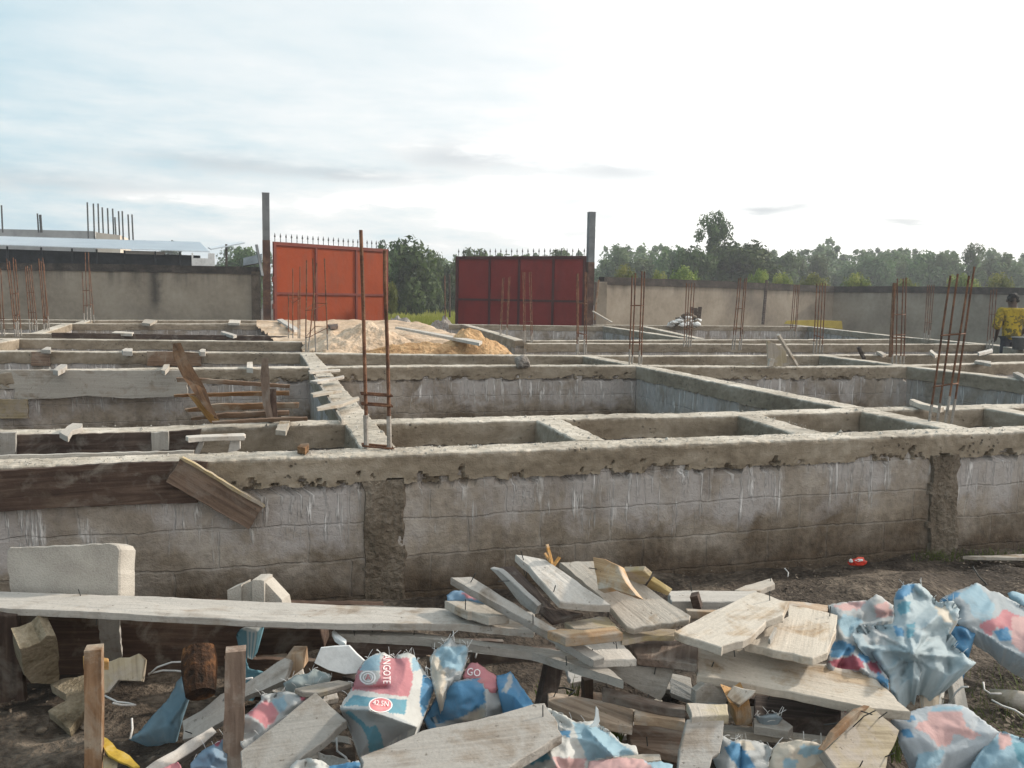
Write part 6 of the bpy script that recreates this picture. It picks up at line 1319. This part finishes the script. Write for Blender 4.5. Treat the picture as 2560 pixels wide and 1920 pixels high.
# basin / white post at the far right beside the person
mb = MB(); c = Pd(*px('r5', 1600, 1440), 16.2); mb.tube([(c.x, c.y, .78), (c.x, c.y, 1.0), (c.x, c.y, 1.0), (c.x, c.y, 1.02)], [.13, .15, .165, .165], 20)
tag(mb.build('bucket', M['pipe_grey'], None, True), 'pale bucket on the beam in front of the person', 'bucket')

# ================================================================== VEGETATION
def crown_mesh(name, seed, n, R, lobes, leaf, mat, flat=.8, tall=1.0):
    r = random.Random(seed); vs = []; fs = []; tone = []
    L = []
    for _ in range(lobes):
        a = r.uniform(0, 2*pi); q = r.uniform(0, .75); z = r.uniform(-.55, .8)
        k = math.sqrt(max(.05, 1-(z*.75)**2)); L.append((Vector((cos(a)*q*k, sin(a)*q*k, z*tall)), r.uniform(.13, .25) if lobes > 30 else r.uniform(.22, .42), r.uniform(-.3, .3)))
    for _ in range(n):
        c, rad, tn = r.choice(L); d = Vector((r.gauss(0, 1), r.gauss(0, 1), r.gauss(0, 1))).normalized()
        p = (c+d*rad*(r.random()**.35))*R; s = leaf*r.uniform(.6, 1.5)
        nrm = (d+Vector((r.uniform(-.9, .9), r.uniform(-.9, .9), r.uniform(-.3, 1.1)))).normalized(); x = nrm.orthogonal().normalized(); y = nrm.cross(x)
        an = r.uniform(0, 2*pi); x, y = x*cos(an)+y*sin(an), -x*sin(an)+y*cos(an)
        k = len(vs); vs += [p-x*s, p+y*s*.45, p+x*s, p-y*s*.45]; fs.append((k, k+1, k+2, k+3)); t = .5+tn+r.uniform(-.2, .2); tone += [t]*4
    me = bpy.data.meshes.new(name); me.from_pydata([tuple(v) for v in vs], [], fs); me.materials.append(mat)
    at = me.attributes.new('tone', 'FLOAT', 'POINT'); at.data.foreach_set('value', tone)
    return me
def trunk_mesh(name, seed, h, r0, limbs, R, tall=1.0):
    r = random.Random(seed); mb = MB(); pts = [Vector((0, 0, -.3))]
    for i in range(1, 7): pts.append(Vector((r.uniform(-.05, .05)*h, r.uniform(-.05, .05)*h, h*i/6)))
    mb.tube(pts, [r0*(1-.1*i) for i in range(7)], 7)
    for _ in range(limbs):
        b = pts[r.randrange(3, 7)]; a = r.uniform(0, 2*pi); e = b+Vector((cos(a)*R*.7, sin(a)*R*.7, R*tall*r.uniform(.08, .35)))
        mb.tube([b, b.lerp(e, .5)+Vector((0, 0, .1*R)), e], [r0*.5, r0*.3, r0*.1], 5)
    me = bpy.data.meshes.new(name); me.from_pydata([tuple(v) for v in mb.v], [], mb.f); me.materials.append(M['bark']); return me
KINDS = {}
for kname, seed, n, lob, leaf, mat, tall in (('a', 1, 5200, 26, .075, 'leaf', 1.0), ('b', 2, 4200, 18, .085, 'leaf_b', 1.15), ('c', 3, 5200, 30, .07, 'leaf_b', .95), ('d', 4, 5600, 24, .06, 'leaf_y', .8), ('e', 6, 5200, 34, .045, 'leaf', 1.25)):
    KINDS[kname] = (crown_mesh('crown', seed, n, 1.0, lob, leaf, M[mat], tall=tall), trunk_mesh('trunk', seed, 1.0, .045, 7, .9, tall), tall)
def tree(name, kind, u, vt, d, wpx, label, group, base_v=None, cat='tree', hfrac=.62):
    """tree whose crown tip sits at pixel (u, vt) at the given depth; wpx crown width in pixels"""
    top = Pd(u, vt, d); R = wpx/2/FPX*d; H = top.z; cm, tm, tall = KINDS[kind]
    zs = hfrac*H/2/(.95*tall+.1); rz = zs
    cz = H-rz*(tall*.85+.25)
    root = empty(name, (top.x, top.y, -.1), label, cat, group)
    c = bpy.data.objects.new('crown', cm); COL.objects.link(c); c.parent = root; c.location = (0, 0, cz+.1); c.scale = (R, R, rz); c.rotation_euler.z = random.uniform(0, 6.28)
    t = bpy.data.objects.new('trunk', tm); COL.objects.link(t); t.parent = root; t.scale = (R*.9, R*.9, max(.5, cz)); t.rotation_euler.z = c.rotation_euler.z
    return root
random.seed(4)
TL = 'tree line beyond the boundary wall'
dp = lambda x, y: (x*1.15732, y*1.15732)
TREES = [ # name kind disp-x disp-ytop depth width label
 ('broad_tree', 'e', 1543, 436, 62, 118, 'tallest tree with an open airy crown rising over the right wall'),
 ('broad_tree', 'a', 1620, 520, 60, 150, 'dark rounded tree at the right foot of the tallest tree'),
 ('broad_tree', 'a', 1500, 530, 58, 110, 'dark tree at the left foot of the tallest tree'),
 ('broad_tree', 'a', 1570, 515, 61, 120, 'dense dark tree directly under the tallest crown'),
 ('broad_tree', 'b', 1345, 520, 75, 75, 'slim grey green tree second right of the right gate post'),
 ('broad_tree', 'b', 1400, 545, 75, 80, 'low grey green tree left of the dark trees at the wall'),
 ('broad_tree', 'c', 1445, 528, 72, 85, 'grey green tree just left of the tallest tree'),
 ('broad_tree', 'b', 1310, 545, 78, 60, 'small grey green tree right behind the right gate post'),
 ('broad_tree', 'c', 1680, 540, 70, 95, 'grey green tree right of the dark rounded tree'),
 ('broad_tree', 'b', 1728, 542, 76, 62, 'pointed tree standing clear at the dip of the tree line'),
 ('broad_tree', 'c', 1770, 548, 78, 70, 'low tree in the dip of the tree line'),
 ('broad_tree', 'b', 1818, 572, 85, 70, 'lowest tree of the dip above the wall corner'),
 ('broad_tree', 'b', 1858, 552, 82, 62, 'tree just right of the lowest dip'),
 ('broad_tree', 'c', 1895, 545, 80, 80, 'tree over the wall right of the corner'),
 ('broad_tree', 'b', 1945, 548, 82, 70, 'second tree over the side wall from the corner'),
 ('broad_tree', 'c', 1990, 538, 78, 85, 'third tree over the side wall from the corner'),
 ('broad_tree', 'b', 2040, 528, 78, 70, 'tree left of the narrow tall one above the large cage'),
 ('broad_tree', 'e', 2106, 512, 72, 62, 'narrow tall tree above the large leaning cage'),
 ('broad_tree', 'c', 2145, 545, 76, 80, 'tree right of the narrow tall tree'),
 ('broad_tree', 'b', 2195, 552, 74, 80, 'tree above the person at the right edge'),
 ('broad_tree', 'a', 880, 508, 46, 135, 'large dark bush-like tree right behind the orange leaf'),
 ('broad_tree', 'a', 830, 520, 45, 80, 'dark bushy tree at the end of the orange leaf'),
 ('broad_tree', 'c', 930, 545, 50, 70, 'lower dark tree in the gate gap left of the lighter one'),
 ('broad_tree', 'b', 1015, 520, 60, 85, 'grey green tree above the left end of the dark red leaf'),
 ('broad_tree', 'c', 965, 555, 52, 80, 'mid green tree in the middle of the gate gap'),
 ('broad_tree', 'b', 1215, 522, 70, 80, 'tree showing above the spikes of the dark red leaf'),
 ('broad_tree', 'b', 1110, 545, 75, 70, 'low tree just above the middle of the dark red leaf'),
 ('broad_tree', 'b', 520, 518, 60, 85, 'grey green tree behind the lean-to roof at left'),
 ('broad_tree', 'a', 548, 545, 52, 60, 'darker tree between the lean-to and the left post'),
 ('broad_tree', 'e', 370, 510, 110, 60, 'small treetop poking over the zinc roof'),
]
for nm_, k, x, y, d, w_, lb in TREES: tree(nm_, k, *dp(x, y), d, w_*1.157*(1.2 if d > 65 else 1.05), lb, TL, hfrac=.95 if x == 1543 else (1.05 if d < 56 else .85))
for i, (x, y, w_, lb) in enumerate(((1480, 575, 70, 'yellow green bush above the wall left of the dark trees'), (1640, 582, 55, 'bright yellow green bush on the wall top below the dark rounded tree'), (1350, 572, 60, 'yellow green bush right of the right gate post'), (1690, 590, 60, 'dull green bush above the wall right of the bright one'),
        (1960, 602, 60, 'yellow green bush above the side wall near the dense cage'), (1420, 585, 50, 'small yellow green bush above the right wall'), (1850, 590, 70, 'low green bush above the wall corner'), (2080, 592, 80, 'low green bush above the side wall behind the large cage'), (845, 610, 40, 'yellow green bush by the free edge of the orange leaf'), (2160, 590, 70, 'green bush above the side wall near the person'), (1760, 590, 70, 'green bush above the wall left of the corner'))):
    tree('bush', 'd', *dp(x, y), 44 if x != 845 else 36, w_*1.157, lb, 'yellow green bushes over the wall', cat='bush', hfrac=.7)
# far wood closing the horizon as one mass
r = random.Random(9); vs = []; fs = []; tone = []
for _ in range(300):
    u = r.uniform(-200, 2760); d = r.uniform(88, 135)
    H = 7.2+2.6*nz(u*.011, 3, 0)+r.uniform(-.6, .8) if u > 1500 else (5.6+r.uniform(-.8, 1.2) if u > 560 else 4.4+r.uniform(-.6, .8))
    H *= d/100; R0 = r.uniform(1.5, 2.9); C0 = Pd(u, 750, d); t0 = r.uniform(-.12, .12)
    lob = [(Vector((r.uniform(-.6, .6)*R0, r.uniform(-.6, .6)*R0, H*r.uniform(.12, .80))), R0*r.uniform(.4, .7)) for _ in range(10)]+[(Vector((r.uniform(-.2, .2)*R0, 0, H*.86)), R0*.34), (Vector((r.uniform(-.1, .1)*R0, 0, H*.95)), R0*.2)]
    for c_, rr_ in lob:
        for _ in range(30):
            dd = Vector((r.gauss(0, 1), r.gauss(0, 1), r.gauss(0, 1))).normalized(); p = Vector((C0.x, C0.y, 0))+c_+dd*rr_*(.6+.5*r.random()); s = r.uniform(.16, .34)
            n_ = (dd+Vector((r.uniform(-.7, .7), r.uniform(-.7, .7), r.uniform(0, .8)))).normalized(); x = n_.orthogonal().normalized(); y = n_.cross(x); k = len(vs)
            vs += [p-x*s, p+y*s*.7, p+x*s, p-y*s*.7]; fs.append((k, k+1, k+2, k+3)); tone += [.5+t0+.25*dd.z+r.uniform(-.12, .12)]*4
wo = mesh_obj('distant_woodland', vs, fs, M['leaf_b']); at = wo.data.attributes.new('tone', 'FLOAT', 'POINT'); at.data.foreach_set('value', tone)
tag(wo, 'distant woodland closing the horizon behind the trees', 'woodland', kind='stuff')
# tall grass outside the gate
vs = []; fs = []; tone = []
for _ in range(15000):
    u = r.uniform(930, 1180); d = 33.5+r.random()**1.4*40; p = Pd(u, 750, d); p.z = -.05
    k = len(vs); h = r.uniform(.35, .8)*(1+.3*nz(p.x, p.y, 0, .3)); q = p+Vector((r.uniform(-.25, .25)*h, r.uniform(-.2, .2)*h, h)); s = Vector((.018+.0006*d, .004, 0)); m_ = p.lerp(q, .5)+Vector((0, 0, h*.1))
    vs += [p-s, p+s, m_+s*.8, m_-s*.8, q]; fs += [(k, k+1, k+2, k+3), (k+3, k+2, k+4)]; tone += [.5+.35*nz(p.x*.4, p.y*.4, 2)+r.uniform(-.15, .2)]*5
gr = mesh_obj('grass', vs, fs, M['grass']); at = gr.data.attributes.new('tone', 'FLOAT', 'POINT'); at.data.foreach_set('value', tone)
tag(gr, 'tall yellow green grass in the field outside the gate', 'grass', kind='stuff')
# thin posts in the gap
mb = MB(); mb.tube([Pd(*px('z2', 1160, 870), 31), Pd(*px('z2', 1158, 632), 31)], .035, 6); tag(mb.build('field_post', M['bark']), 'thin pale pole standing in the gate gap beside the red leaf', 'pole')
mb = MB(); mb.tube([Pd(*px('z2', 1135, 880), 31), Pd(*px('z2', 1132, 640), 31)], .02, 6); tag(mb.build('field_post', M['rust']), 'thin dark rod in the gate gap left of the pale pole', 'pole')

# ================================================================== AIR
mb = MB(); mb.box((-640, -60, -1.4), (640, 940, 22)); hz_ = mb.build('haze', None); hz_['kind'] = 'stuff'
m = bpy.data.materials.new('haze_air'); m.use_nodes = True; t = NT(m.node_tree); t.n.clear(); o_ = t.node('ShaderNodeOutputMaterial')
pv = t.node('ShaderNodeVolumePrincipled'); pv.inputs['Color'].default_value = (.92, .95, 1, 1); pv.inputs['Density'].default_value = .0015; pv.inputs['Anisotropy'].default_value = .2
t.l.new(pv.outputs[0], o_.inputs['Volume']); hz_.data.materials.append(m)
